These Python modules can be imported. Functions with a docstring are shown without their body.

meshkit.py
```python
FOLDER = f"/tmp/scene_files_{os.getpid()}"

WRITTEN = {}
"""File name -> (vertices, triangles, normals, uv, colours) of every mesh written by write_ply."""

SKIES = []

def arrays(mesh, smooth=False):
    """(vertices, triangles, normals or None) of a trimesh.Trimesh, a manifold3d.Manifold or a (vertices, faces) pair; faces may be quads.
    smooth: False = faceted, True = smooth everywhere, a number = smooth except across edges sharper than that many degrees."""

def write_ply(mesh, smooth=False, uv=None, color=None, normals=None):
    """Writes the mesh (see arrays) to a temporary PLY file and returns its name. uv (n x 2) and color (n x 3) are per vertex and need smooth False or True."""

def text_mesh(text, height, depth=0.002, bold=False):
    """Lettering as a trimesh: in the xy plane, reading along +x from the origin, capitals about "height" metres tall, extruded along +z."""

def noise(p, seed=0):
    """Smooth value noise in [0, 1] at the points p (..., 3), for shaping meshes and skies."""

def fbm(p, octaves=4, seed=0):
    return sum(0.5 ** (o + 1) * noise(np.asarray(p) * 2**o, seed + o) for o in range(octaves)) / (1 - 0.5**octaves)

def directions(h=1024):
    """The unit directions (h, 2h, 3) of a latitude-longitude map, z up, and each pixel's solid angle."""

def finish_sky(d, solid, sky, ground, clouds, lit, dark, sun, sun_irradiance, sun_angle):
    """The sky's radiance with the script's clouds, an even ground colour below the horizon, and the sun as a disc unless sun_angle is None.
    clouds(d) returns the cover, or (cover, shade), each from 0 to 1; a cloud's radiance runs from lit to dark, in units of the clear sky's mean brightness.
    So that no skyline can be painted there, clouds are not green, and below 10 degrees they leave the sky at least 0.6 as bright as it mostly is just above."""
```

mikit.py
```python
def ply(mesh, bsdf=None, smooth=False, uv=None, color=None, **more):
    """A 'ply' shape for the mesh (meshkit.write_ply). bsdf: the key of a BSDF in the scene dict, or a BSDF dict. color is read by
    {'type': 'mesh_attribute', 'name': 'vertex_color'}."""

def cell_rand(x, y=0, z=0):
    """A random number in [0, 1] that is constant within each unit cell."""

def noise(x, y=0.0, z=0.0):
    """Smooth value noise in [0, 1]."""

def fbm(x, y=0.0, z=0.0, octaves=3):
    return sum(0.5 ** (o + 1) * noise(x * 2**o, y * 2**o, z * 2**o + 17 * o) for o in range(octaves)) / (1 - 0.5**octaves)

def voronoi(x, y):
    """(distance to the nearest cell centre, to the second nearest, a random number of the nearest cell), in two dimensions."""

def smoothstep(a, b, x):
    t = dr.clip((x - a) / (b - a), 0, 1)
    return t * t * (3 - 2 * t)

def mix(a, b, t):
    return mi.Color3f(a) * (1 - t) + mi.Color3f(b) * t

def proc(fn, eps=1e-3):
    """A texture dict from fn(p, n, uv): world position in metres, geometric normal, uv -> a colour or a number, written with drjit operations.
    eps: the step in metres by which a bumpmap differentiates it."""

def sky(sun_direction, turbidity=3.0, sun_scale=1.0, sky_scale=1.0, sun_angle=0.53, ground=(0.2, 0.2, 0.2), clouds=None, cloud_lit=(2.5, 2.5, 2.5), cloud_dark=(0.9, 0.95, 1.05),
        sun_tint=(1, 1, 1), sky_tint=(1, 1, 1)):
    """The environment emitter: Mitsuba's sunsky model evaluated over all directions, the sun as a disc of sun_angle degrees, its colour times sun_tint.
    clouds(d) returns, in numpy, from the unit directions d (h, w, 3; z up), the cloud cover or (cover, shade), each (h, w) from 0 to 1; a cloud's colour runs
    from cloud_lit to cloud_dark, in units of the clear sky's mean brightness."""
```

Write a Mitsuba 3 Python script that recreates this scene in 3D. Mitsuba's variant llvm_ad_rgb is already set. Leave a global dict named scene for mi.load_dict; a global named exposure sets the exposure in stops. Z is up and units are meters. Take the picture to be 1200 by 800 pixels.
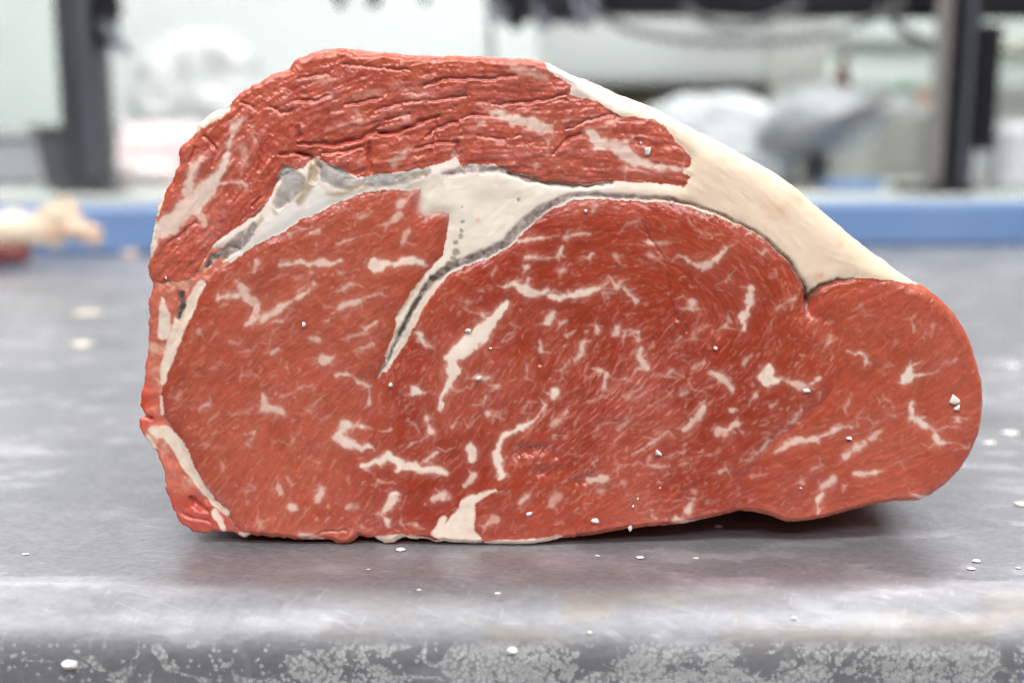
import math, random
import numpy as np, trimesh, shapely
import drjit as dr
import mitsuba as mi
from scipy import ndimage as ndi
from scipy.spatial import cKDTree
from scipy.interpolate import splprep, splev
import mikit, meshkit
from mikit import noise, fbm, voronoi, smoothstep, mix, proc, cell_rand

random.seed(7)
rng = np.random.default_rng(7)
T = mi.ScalarTransform4f
scene, labels = {}, {}

# ------------------------------------------------------------------ camera, lamps, exposure
exposure = 0.0
FOV, PITCH, DIST, EYE = 50.0, math.radians(9.7), 0.26, 0.0956     # x to the right, y away from the camera, z up, table top z = 0
CP, SP = math.cos(PITCH), math.sin(PITCH)
scene['camera'] = {
    'type': 'thinlens', 'fov': FOV, 'fov_axis': 'x', 'near_clip': 0.02, 'far_clip': 60.0,
    'aperture_radius': 0.0027, 'focus_distance': 0.2625,
    'to_world': T().look_at(origin=[0, -DIST, EYE], target=[0, -DIST + CP, EYE - SP], up=[0, 0, 1]),
}
LAMP = 5.2
LAMPS = [  # x, y, half length, half width, power
    (-0.75, -1.90, 0.62, 0.17, 1.75), (0.75, -1.90, 0.62, 0.17, 1.75),  # row behind the camera, added as frontal fill for the cut face
    (-0.75, -0.90, 0.62, 0.17, 1.75), (0.75, -0.90, 0.62, 0.17, 1.75),
    (-0.75, 0.55, 0.62, 0.17, 1.0), (0.75, 0.55, 0.62, 0.17, 1.0),
    (-0.95, 1.75, 0.62, 0.17, 1.05), (0.75, 1.75, 0.62, 0.17, 1.4),
]
CEIL, FLOOR, WALL_Y = 1.55, -0.9, 2.6
FPX = 600 / math.tan(math.radians(FOV / 2))


def P(px, py, y=0.0):
    """The point at distance plane y that the photograph shows at pixel (px, py) of its 1200 x 800; used to take real sizes from it."""
    u, v = (np.asarray(px, float) - 600) / FPX, (400 - np.asarray(py, float)) / FPX
    t = (y + DIST) / (CP + v * SP)
    return np.stack([u * t, np.zeros_like(u * t) + y, EYE + t * (v * CP - SP)], -1)


def G(px, py, z=0.0):
    """The point of the horizontal plane z that the photograph shows at (px, py)."""
    u, v = (px - 600) / FPX, (400 - py) / FPX
    t = (z - EYE) / (v * CP - SP)
    return np.array([u * t, -DIST + t * (CP + v * SP), z])


# ------------------------------------------------------------------ helpers
def key(name):
    if name not in scene and name not in labels:
        return name
    i = 1
    while f'{name}_{i:03d}' in scene or f'{name}_{i:03d}' in labels:
        i += 1
    return f'{name}_{i:03d}'


def obj(name, mesh, bsdf, parent=None, smooth=False, **more):
    k = key((parent + '__' if parent else '') + name)
    scene[k] = mikit.ply(mesh, bsdf, smooth=smooth, **more)
    return k


def thing(name, label, category, group=None):
    k = key(name)
    labels[k] = {'label': label, 'category': category}
    if group:
        labels[k]['group'] = group
    return k


def tag(k, label, category, group=None):
    labels[k] = {'label': label, 'category': category}
    if group:
        labels[k]['group'] = group
    return k


def struct(name, mesh, bsdf, smooth=False):
    k = obj(name, mesh, bsdf, smooth=smooth)
    labels[k] = {'kind': 'structure'}
    return k


def rbox(x0, x1, y0, y1, z0, z1, r=0.004):
    """A box with chamfered edges."""
    r = min(r, (x1 - x0) / 3, (y1 - y0) / 3, (z1 - z0) / 3)
    pts = []
    for x, sx in ((x0, 1), (x1, -1)):
        for y, sy in ((y0, 1), (y1, -1)):
            for z, sz in ((z0, 1), (z1, -1)):
                pts += [(x, y + sy * r, z + sz * r), (x + sx * r, y, z + sz * r), (x + sx * r, y + sy * r, z)]
    return trimesh.convex.convex_hull(np.array(pts))


def tube(pts, r, n=10):
    pts = np.asarray(pts, float)
    if len(pts) > 2:
        s = np.linspace(0, 1, 8 * len(pts))
        tck, _ = splprep(pts.T, s=0, k=min(3, len(pts) - 1))
        pts = np.array(splev(s, tck)).T
    r = np.broadcast_to(np.asarray(r, float), (len(pts),)) if np.ndim(r) == 0 else np.interp(np.linspace(0, 1, len(pts)), np.linspace(0, 1, len(r)), r)
    d = np.gradient(pts, axis=0)
    d /= np.linalg.norm(d, axis=1, keepdims=True)
    ref = np.array([0, 0, 1.0]) if abs(d[:, 2]).mean() < 0.8 else np.array([1.0, 0, 0])
    a = np.cross(d, ref); a /= np.linalg.norm(a, axis=1, keepdims=True)
    b = np.cross(d, a)
    th = np.arange(n) / n * 2 * np.pi
    v = (pts[:, None] + r[:, None, None] * (np.cos(th)[None, :, None] * a[:, None] + np.sin(th)[None, :, None] * b[:, None])).reshape(-1, 3)
    f = []
    for i in range(len(pts) - 1):
        for j in range(n):
            p, q = i * n + j, i * n + (j + 1) % n
            f += [(p, q, q + n), (p, q + n, p + n)]
    c0, c1 = len(v), len(v) + 1
    v = np.vstack([v, pts[:1], pts[-1:]])
    for j in range(n):
        f += [(c0, (j + 1) % n, j), (c1, (len(pts) - 1) * n + j, (len(pts) - 1) * n + (j + 1) % n)]
    m = trimesh.Trimesh(v, f, process=False)
    trimesh.repair.fix_normals(m)
    return m


def blob(c, radii, amp=0.25, freq=1.5, seed=0, sub=3, ridged=False, floor=None):
    """A lumpy body: a sphere pushed in and out by noise, scaled by radii; floor flattens it where it lies."""
    m = trimesh.creation.icosphere(subdivisions=sub)
    v = np.array(m.vertices)
    n = meshkit.fbm(v * freq + 31.7 * (seed + 1), 4, seed) - 0.5
    if ridged:
        n = 0.5 - 2 * np.abs(n)
    v = v * (1 + amp * 2 * n[:, None]) * np.asarray(radii) + np.asarray(c)
    if floor is not None:
        v[:, 2] = np.maximum(v[:, 2], floor)
    return trimesh.Trimesh(v, m.faces, process=False)


def lathe(profile, n=40):
    p = np.array(profile, float)
    th = np.arange(n) / n * 2 * np.pi
    v = np.stack([p[:, None, 0] * np.cos(th), p[:, None, 0] * np.sin(th), np.broadcast_to(p[:, None, 1], (len(p), n))], -1).reshape(-1, 3)
    f = []
    for i in range(len(p) - 1):
        for j in range(n):
            a, b = i * n + j, i * n + (j + 1) % n
            f += [(a, b, b + n), (a, b + n, a + n)]
    return trimesh.Trimesh(v, f, process=False)


def cat(*ms):
    return trimesh.util.concatenate(list(ms))


# ------------------------------------------------------------------ materials
def rgb(*c):
    return {'type': 'rgb', 'value': list(c[0] if len(c) == 1 else c)}


def plain(name, color, rough=0.6, spec=0.4, metallic=0.0, bump=None):
    d = {'type': 'principled', 'base_color': color if isinstance(color, dict) else rgb(color), 'roughness': rough, 'specular': spec, 'metallic': metallic}
    scene[name] = {'type': 'twosided', 'bsdf': d}
    return name


def paint(a, b, f=20.0):
    return proc(lambda p, n, uv: mix(a, b, fbm(p.x * f, p.y * f, p.z * f, 3)))


def steel_color(p, n, uv):
    # worn steel: fine scuffs in several directions, cloudy film, pale dried smears, tan stains along the rolled edge
    cloud = fbm(p.x * 24, p.y * 24, p.z * 24, 4)
    patch = fbm(p.x * 75 + 3, p.y * 130, p.z * 130, 4)
    grit = fbm(p.x * 700, p.y * 1100, p.z * 1100, 2)
    s1 = smoothstep(0.80, 0.95, noise(p.x * 500 + p.y * 1700, p.y * 260 - p.x * 90, 3.0))
    s2 = smoothstep(0.82, 0.95, noise(p.x * 1500 - p.y * 900, p.y * 200 + p.x * 260, 9.0))
    s3 = smoothstep(0.84, 0.96, noise(p.x * 130, p.y * 1900 + p.x * 150, 5.0))
    film = smoothstep(0.54, 0.72, patch) * smoothstep(0.35, 0.6, cloud)
    v = 0.285 + 0.12 * (cloud - 0.5) + 0.06 * (patch - 0.5) + 0.08 * (grit - 0.5)
    v = v + (0.06 * s1 + 0.05 * s2 + 0.04 * s3) * patch * 1.6 + 0.10 * film
    c = mix(mi.Color3f(0.97, 0.98, 1.05) * v, mi.Color3f(0.99, 0.97, 1.06) * v, cloud)
    onroll = smoothstep(-0.0001, -0.0016, p.z) * smoothstep(-0.014, -0.006, p.z)
    tan = smoothstep(0.50, 0.68, fbm(p.x * 60 + 5, p.y * 110, p.z * 110 + 3, 4)) * onroll * smoothstep(-0.10, 0.03, p.x)
    c = mix(c, mi.Color3f(0.34, 0.27, 0.20), 0.42 * tan)
    whit = smoothstep(0.48, 0.66, fbm(p.x * 90 + 15, p.y * 200, p.z * 200 + 8, 4)) * onroll
    c = mix(c, mi.Color3f(0.44, 0.44, 0.44), 0.35 * whit)
    # pale dried splashes low on the front edge
    q = fbm(p.x * 55, p.z * 80, 1.5, 2)
    jx, jz = 0.35 * noise(p.x * 1500, p.z * 1500, 4.0), 0.35 * noise(p.x * 1500, p.z * 1500, 8.0)
    d1, d2, r = voronoi(p.x * 900 + jx, p.z * 900 + jz)
    e1, e2, r2 = voronoi(p.x * 330 + 2.0 * jx, p.z * 420 + 2.0 * jz)
    low = smoothstep(-0.0080, -0.0115, p.z)
    heavy = smoothstep(-0.075, -0.02, p.x)
    spots = dr.maximum(smoothstep(0.50, 0.30, d1) * dr.select(r < 0.08 + 1.3 * heavy * smoothstep(0.34, 0.58, q), 1.0, 0.0), smoothstep(0.52, 0.34, e1) * dr.select(r2 < 0.9 * heavy * smoothstep(0.36, 0.60, q), 1.0, 0.0))
    wz = p.z * 1.25
    b = fbm(p.x * 230 + 2.5 * noise(p.x * 180, wz * 180, 2.0), wz * 230 + 2.5 * noise(p.x * 180, wz * 180, 6.0), 7.0, 4)
    blot = smoothstep(0.525, 0.575, b + 0.25 * (q - 0.5) - 0.10 * (1 - heavy))
    spots = dr.maximum(spots * 0.8, blot * (0.30 + 0.70 * smoothstep(0.62, 0.22, d1))) * low * (0.45 + 0.55 * fbm(p.x * 800, p.z * 800, 2.0, 2))
    return mix(c, mi.Color3f(0.86, 0.86, 0.86), spots)


def steel_rough(p, n, uv):
    cloud = fbm(p.x * 30 + 7, p.y * 30, p.z * 30, 4)
    fine = fbm(p.x * 200, p.y * 500, p.z * 200, 2)
    return 0.27 + 0.20 * cloud + 0.08 * fine + 0.10 * smoothstep(-0.0001, -0.0015, p.z)


def steel_bump(p, n, uv):
    return 0.00012 * fbm(p.x * 160, p.y * 240, p.z * 240, 4) + 0.00003 * noise(p.x * 300, p.y * 1500, p.z * 1500) + 0.0003 * fbm(p.x * 18, p.y * 18, p.z * 18, 2)


scene['steel'] = {'type': 'twosided', 'bsdf': {'type': 'bumpmap', 'arbitrary': proc(steel_bump, 2e-4), 'scale': 1.0, 'bsdf': {
    'type': 'principled', 'base_color': proc(steel_color), 'roughness': proc(steel_rough), 'metallic': 0.58, 'specular': 0.5}}}
plain('leg_steel', (0.45, 0.46, 0.47), 0.35, 0.5, 0.9)
plain('white_wall', paint((0.80, 0.84, 0.85), (0.86, 0.89, 0.89), 3.0), 0.5)
plain('floor_paint', paint((0.13, 0.135, 0.14), (0.20, 0.20, 0.20), 4.0), 0.5)
plain('ceiling_paint', (0.80, 0.81, 0.80), 0.7)
plain('mint_panel', paint((0.78, 0.87, 0.83), (0.82, 0.89, 0.86), 5.0), 0.4)
plain('grey_panel', paint((0.34, 0.35, 0.33), (0.42, 0.43, 0.41), 12.0), 0.5)
plain('blue_plastic', paint((0.15, 0.25, 0.48), (0.22, 0.34, 0.57), 9.0), 0.32)
plain('dark_post', paint((0.050, 0.052, 0.060), (0.08, 0.08, 0.09), 30.0), 0.45, 0.3)
plain('black_rubber', paint((0.010, 0.010, 0.013), (0.022, 0.022, 0.026), 40.0), 0.6, 0.15)
plain('slate_metal', (0.14, 0.15, 0.18), 0.35, 0.5, 0.3)
plain('taupe_metal', paint((0.21, 0.195, 0.185), (0.27, 0.25, 0.24), 25.0), 0.45)
plain('light_grey_plastic', paint((0.38, 0.40, 0.43), (0.45, 0.46, 0.49), 10.0), 0.45)
plain('bin_grey', paint((0.08, 0.085, 0.09), (0.13, 0.135, 0.14), 25.0), 0.45)
plain('machine_white', paint((0.68, 0.71, 0.70), (0.74, 0.76, 0.75), 6.0), 0.35)
plain('column_white', paint((0.74, 0.76, 0.71), (0.80, 0.81, 0.77), 8.0), 0.35)
plain('brown_gap', (0.10, 0.075, 0.05), 0.5)
plain('bag_plastic', paint((0.58, 0.61, 0.63), (0.70, 0.73, 0.75), 25.0), 0.25, 0.5)
plain('bag_faint', paint((0.58, 0.60, 0.60), (0.70, 0.72, 0.72), 25.0), 0.35, 0.5)
plain('pink_wrap', paint((0.80, 0.80, 0.82), (0.72, 0.52, 0.50), 22.0), 0.35, 0.5)
plain('pan_metal', (0.36, 0.36, 0.385), 0.35, 0.5, 0.4)
plain('cable_grey', (0.13, 0.13, 0.135), 0.5)
plain('brown_glass', (0.20, 0.07, 0.05), 0.2)
plain('green_plastic', (0.05, 0.35, 0.14), 0.4)
plain('orange_plastic', (0.60, 0.38, 0.30), 0.4)
plain('white_plastic', (0.70, 0.71, 0.74), 0.4)
plain('bench_top', paint((0.50, 0.53, 0.50), (0.60, 0.62, 0.59), 10.0), 0.35)
plain('lamp_frame', (0.7, 0.7, 0.7), 0.4)
plain('crumb_white', (0.74, 0.70, 0.67), 0.3, 0.5)
plain('crumb_cream', (0.74, 0.66, 0.54), 0.35, 0.5)
plain('pale_fat', paint((0.72, 0.56, 0.38), (0.80, 0.70, 0.56), 45.0), 0.35, 0.5)
plain('pink_fat', paint((0.66, 0.40, 0.28), (0.78, 0.60, 0.44), 45.0), 0.35, 0.5)
plain('raw_red', paint((0.10, 0.012, 0.015), (0.26, 0.05, 0.045), 60.0), 0.35, 0.5)
scene['meat'] = {'type': 'twosided', 'bsdf': {'type': 'principled', 'base_color': {'type': 'mesh_attribute', 'name': 'vertex_color'}, 'roughness': 0.29, 'specular': 0.45, 'clearcoat': 0.6, 'clearcoat_gloss': 0.95}}
scene['fat'] = {'type': 'twosided', 'bsdf': {'type': 'principled', 'base_color': {'type': 'mesh_attribute', 'name': 'vertex_color'}, 'roughness': 0.36, 'specular': 0.42, 'clearcoat': 0.4, 'clearcoat_gloss': 0.9}}

# ------------------------------------------------------------------ setting: floor, back wall, ceiling, lamps
def slab(x0, x1, y0, y1, z0, z1):
    return trimesh.creation.box(bounds=[[x0, y0, z0], [x1, y1, z1]])


struct('floor', slab(-3.2, 3.2, -2.6, WALL_Y + 0.1, FLOOR - 0.05, FLOOR), 'floor_paint')
struct('back_wall', slab(-3.2, 3.2, WALL_Y, WALL_Y + 0.1, FLOOR, CEIL + 0.1), 'white_wall')
struct('ceiling', slab(-3.2, 3.2, -2.6, WALL_Y, CEIL + 0.10, CEIL + 0.15), 'ceiling_paint')
for i, (x, y, a, b, s) in enumerate(LAMPS):
    side = 'left' if x < 0 else 'right'
    row = ('in the added fill row farthest from the back wall', 'in the row just in front of the table', 'in the row over the table', 'in the row nearest the back wall')[i // 2]
    k = thing('ceiling_lamp', f'white rectangular ceiling lamp, {side} one {row}', 'lamp', 'ceiling lamps')
    obj('frame', cat(slab(x - a - .02, x + a + .02, y - b - .02, y - b, CEIL - .03, CEIL + .03), slab(x - a - .02, x + a + .02, y + b, y + b + .02, CEIL - .03, CEIL + .03),
                     slab(x - a - .02, x - a, y - b, y + b, CEIL - .03, CEIL + .03), slab(x + a, x + a + .02, y - b, y + b, CEIL - .03, CEIL + .03),
                     slab(x - a - .02, x + a + .02, y - b - .02, y + b + .02, CEIL + .032, CEIL + .06)), 'lamp_frame', k)
    d = ((np.array([[x - a, y - b, CEIL], [x + a, y - b, CEIL], [x + a, y + b, CEIL], [x - a, y + b, CEIL]])), np.array([[0, 2, 1], [0, 3, 2]]))
    scene[k + '__diffuser'] = {**mikit.ply(d, 'lamp_frame'), 'emitter': {'type': 'area', 'radiance': rgb(LAMP * s * 2.2 * 1.0, LAMP * s * 2.2 * 1.0, LAMP * s * 2.2 * 0.985)}}

# ------------------------------------------------------------------ the steel table
YE, R = -0.0225, 0.0142          # where the front edge starts to roll, and its radius
TX, TYB = 1.25, 1.20
th = np.linspace(0, np.pi / 2, 25)
prof = [(TYB, -0.03), (TYB, -0.0)] + [(y, 0.0) for y in np.linspace(TYB, YE, 40)[1:-1]] + [(YE - R * math.sin(t), -R + R * math.cos(t)) for t in th] + [(YE - R, -0.03), (YE - R, -0.05), (YE - R + 0.002, -0.052), (YE - R + 0.012, -0.052)]
prof = np.array(prof)
xs = np.linspace(-TX, TX, 60)
v = np.stack([np.broadcast_to(xs[:, None], (60, len(prof))), np.broadcast_to(prof[:, 0], (60, len(prof))), np.broadcast_to(prof[:, 1], (60, len(prof)))], -1).reshape(-1, 3)
q = np.arange(60 * len(prof)).reshape(60, len(prof))
f = np.stack([q[:-1, :-1], q[:-1, 1:], q[1:, 1:], q[1:, :-1]], -1).reshape(-1, 4)
tab = thing('steel_table', 'worn stainless steel work table with a rolled front edge under the big roast', 'table')
scene[tab + '__top'] = mikit.ply((v, f), 'steel', smooth=35)
for sx in (-1, 1):
    for yy in (0.05, 1.1):
        c = trimesh.creation.cylinder(0.022, 0.87, sections=24)
        c.apply_translation([sx * 1.15, yy, -0.02 - 0.435])
        obj('leg', c, 'leg_steel', tab, smooth=40)

# ------------------------------------------------------------------ the roast: outline of the cut face (pixels of the photograph on the plane y = 0)
OUT = np.array([(172, 307), (178, 270), (183, 243), (193, 225), (202, 207), (210, 193), (209, 173), (220, 165), (227, 155), (230, 145), (250, 132), (268, 125), (273, 115), (287, 105), (307, 95), (320, 85),
    (338, 82), (343, 72), (360, 63), (373, 60), (392, 58), (402, 56), (407, 59), (417, 63), (440, 63), (470, 63), (507, 66), (533, 65), (577, 67), (610, 68), (633, 71), (647, 76), (667, 87), (687, 95), (707, 103), (727, 112),
    (753, 122), (780, 133), (800, 143), (820, 154), (847, 167), (873, 181), (900, 196), (933, 218), (950, 234), (973, 253), (993, 270), (1007, 283), (1033, 302), (1053, 317), (1073, 330), (1087, 337), (1107, 353), (1120, 367),
    (1133, 387), (1140, 402), (1148, 427), (1153, 447), (1155, 465), (1154, 487), (1150, 510), (1140, 533), (1127, 553), (1110, 570), (1093, 582), (1077, 589), (1047, 589), (1020, 592), (993, 600), (967, 607), (943, 611),
    (923, 612), (903, 605), (883, 601), (867, 600), (843, 605), (820, 610), (800, 615), (770, 617), (737, 620), (703, 626), (660, 631), (633, 637), (607, 639), (580, 639), (553, 637), (517, 635), (512, 637), (500, 632),
    (487, 632), (470, 630), (460, 638), (450, 638), (440, 632), (420, 628), (410, 638), (397, 637), (387, 633), (353, 632), (320, 631), (293, 628), (283, 631), (273, 624), (250, 625), (227, 626), (213, 615), (203, 597),
    (193, 573), (190, 553), (180, 530), (167, 513), (161, 503), (161, 491), (169, 489), (162, 478), (163, 463), (167, 440), (170, 413), (172, 383), (173, 350), (178, 337), (172, 322)], float)
d = np.linalg.norm(np.diff(np.vstack([OUT, OUT[:1]]), axis=0), axis=1)
s = np.concatenate([[0], np.cumsum(d)])
u = np.arange(0, s[-1], 0.7)
ring = np.stack([np.interp(u, s, np.append(OUT[:, k], OUT[0, k])) for k in (0, 1)], 1)
for k in (0, 1):
    ring[:, k] = ndi.gaussian_filter1d(ring[:, k], 2.2, mode='wrap')
tn = np.roll(ring, -1, 0) - np.roll(ring, 1, 0)
tn /= np.linalg.norm(tn, axis=1, keepdims=True)
nr = np.stack([tn[:, 1], -tn[:, 0]], 1)
p3 = np.c_[ring * 0.16, ring[:, 0] * 0]
rag = np.clip((760 - ring[:, 0]) / 250, 0.28, 1) * np.where((ring[:, 1] > 600), 0.8, 1.0)
ring = ring + nr * ((meshkit.fbm(p3, 3, 3) - 0.5) * 4.2 * rag + (meshkit.noise(p3 * 0.25, 9) - 0.5) * 3.0 * rag)[:, None]
OUTP = shapely.Polygon(ring).buffer(0)
if OUTP.geom_type != 'Polygon':
    OUTP = max(OUTP.geoms, key=lambda g: g.area)
ring = np.array(OUTP.exterior.coords)[:-1]
if OUTP.exterior.is_ccw is False:
    ring = ring[::-1]

X0, Y0, NX, NY = 153, 48, 1012, 600
gx, gy = np.meshgrid(X0 + np.arange(NX, dtype=float), Y0 + np.arange(NY, dtype=float))
inside = shapely.contains_xy(OUTP, gx, gy)
dense = np.vstack([ring + (np.roll(ring, -1, 0) - ring) * t for t in (0, .25, .5, .75)])
tree = cKDTree(dense)
dist, idx = tree.query(np.c_[gx.ravel(), gy.ravel()])
dout = np.where(inside, dist.reshape(gx.shape), -dist.reshape(gx.shape))
near = dense[idx].reshape(NY, NX, 2)


def nz(scale, seed, octaves=3, sx=1.0, sy=1.0):
    return meshkit.fbm(np.stack([gx / scale * sx, gy / scale * sy, gx * 0 + seed * 3.3], -1), octaves, seed)


# the seams wander: everything drawn on the face below is looked up at slightly shifted places
wx = gx + 5.0 * (nz(14, 1) - 0.5) + 3.2 * (nz(4.5, 2, 2) - 0.5)
wy = gy + 5.0 * (nz(14, 3) - 0.5) + 3.2 * (nz(4.5, 4, 2) - 0.5)


def within(poly):
    return shapely.contains_xy(shapely.Polygon(poly).buffer(0), wx, wy)


def soft(mask, w):
    """0..1 across the border of a mask, w pixels wide."""
    return np.clip(0.5 + (ndi.distance_transform_edt(mask) - ndi.distance_transform_edt(~mask)) / w, 0, 1)


CAP_LOW = [(150, 334), (195, 331), (222, 327), (240, 305), (252, 285), (268, 272), (285, 262), (300, 252), (315, 238), (322, 215), (335, 203), (355, 197), (363, 190), (369, 183), (382, 193), (398, 200), (415, 206),
    (427, 208), (440, 205), (457, 202), (478, 200), (500, 197), (517, 192), (534, 186), (540, 196), (555, 193), (580, 193), (593, 202), (617, 205), (633, 212), (660, 216), (700, 214), (720, 213), (750, 213), (767, 215),
    (800, 220), (806, 214), (808, 207), (800, 201), (808, 195), (810, 187), (800, 173), (790, 163), (780, 150), (767, 140), (747, 137), (730, 137), (713, 130), (700, 120), (687, 117), (667, 112), (668, 102), (657, 93), (643, 83), (634, 60)]
CAP = CAP_LOW + [(634, 30), (150, 30)]
LEFT = [(273, 307), (300, 288), (327, 275), (353, 258), (387, 243), (407, 233), (427, 227), (460, 223), (493, 221), (490, 243), (500, 256), (507, 250), (517, 248), (525, 251), (526, 260), (523, 277), (520, 297), (510, 307), (498, 325),
    (490, 338), (475, 360), (463, 375), (467, 388), (460, 398), (453, 420), (441, 443), (433, 470), (432, 560), (440, 660), (287, 660), (280, 622), (262, 598), (247, 582), (234, 568), (223, 547), (213, 523), (200, 500), (190, 487), (187, 460), (195, 440),
    (203, 407), (217, 377), (230, 357), (240, 330), (252, 318)]
EYE_P = [(441, 443), (455, 432), (466, 415), (478, 392), (490, 368), (505, 345), (522, 325), (545, 313), (575, 302), (598, 289), (614, 272), (630, 256), (650, 243), (672, 236), (700, 233), (740, 236), (770, 236), (800, 241), (840, 253), (870, 267), (892, 280), (907, 293), (922, 308), (934, 323),
    (944, 345), (947, 365), (970, 378), (985, 400), (988, 430), (975, 460), (940, 490), (900, 520), (870, 560), (862, 660), (440, 660), (432, 560), (433, 470)]
TIP = [(947, 365), (949, 350), (958, 339), (972, 331), (990, 327), (1020, 326), (1045, 329), (1076, 334), (1200, 330), (1200, 680), (862, 660), (870, 560), (900, 520), (940, 490), (975, 460), (988, 430), (985, 400), (970, 378)]
WEDGE = [(268, 306), (263, 304), (285, 288), (300, 278), (306, 262), (320, 247), (340, 243), (352, 226), (362, 208), (372, 212), (378, 224), (400, 228), (425, 226), (455, 222), (487, 217), (510, 212), (535, 209), (560, 205), (588, 203), (606, 205), (622, 212), (640, 217), (660, 219), (690, 219), (680, 226), (655, 226),
    (645, 236), (630, 249), (615, 262), (603, 276), (590, 291), (575, 301), (560, 307), (545, 314), (520, 330), (505, 347), (490, 370), (478, 394), (466, 417), (455, 434), (436, 446), (445, 400), (460, 360), (500, 250), (480, 232), (420, 240), (330, 285), (275, 312)]
m_cap, m_left, m_eye, m_tip, m_wedge = map(within, (CAP, LEFT, EYE_P, TIP, WEDGE))
m_left &= ~m_cap
m_eye &= ~m_cap & ~m_left
m_tip &= ~m_cap & ~m_eye & ~m_left
m_wedge &= ~m_cap & ~m_left & ~m_eye & ~m_tip
m_side = (~m_cap & ~m_left & ~m_eye & ~m_tip & ~m_wedge) & (wx < 330) & (wy > 290)
m_fat = ~(m_cap | m_left | m_eye | m_tip | m_wedge | m_side)
region = np.select([m_cap, m_left, m_eye, m_tip, m_wedge, m_side, m_fat], range(7), 6)


ux_ = gx + 6.0 * (nz(11, 5) - 0.5) + 3.6 * (nz(3.6, 6, 2) - 0.5)
uy_ = gy + 6.0 * (nz(11, 7) - 0.5) + 3.6 * (nz(3.6, 8, 2) - 0.5)


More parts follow.
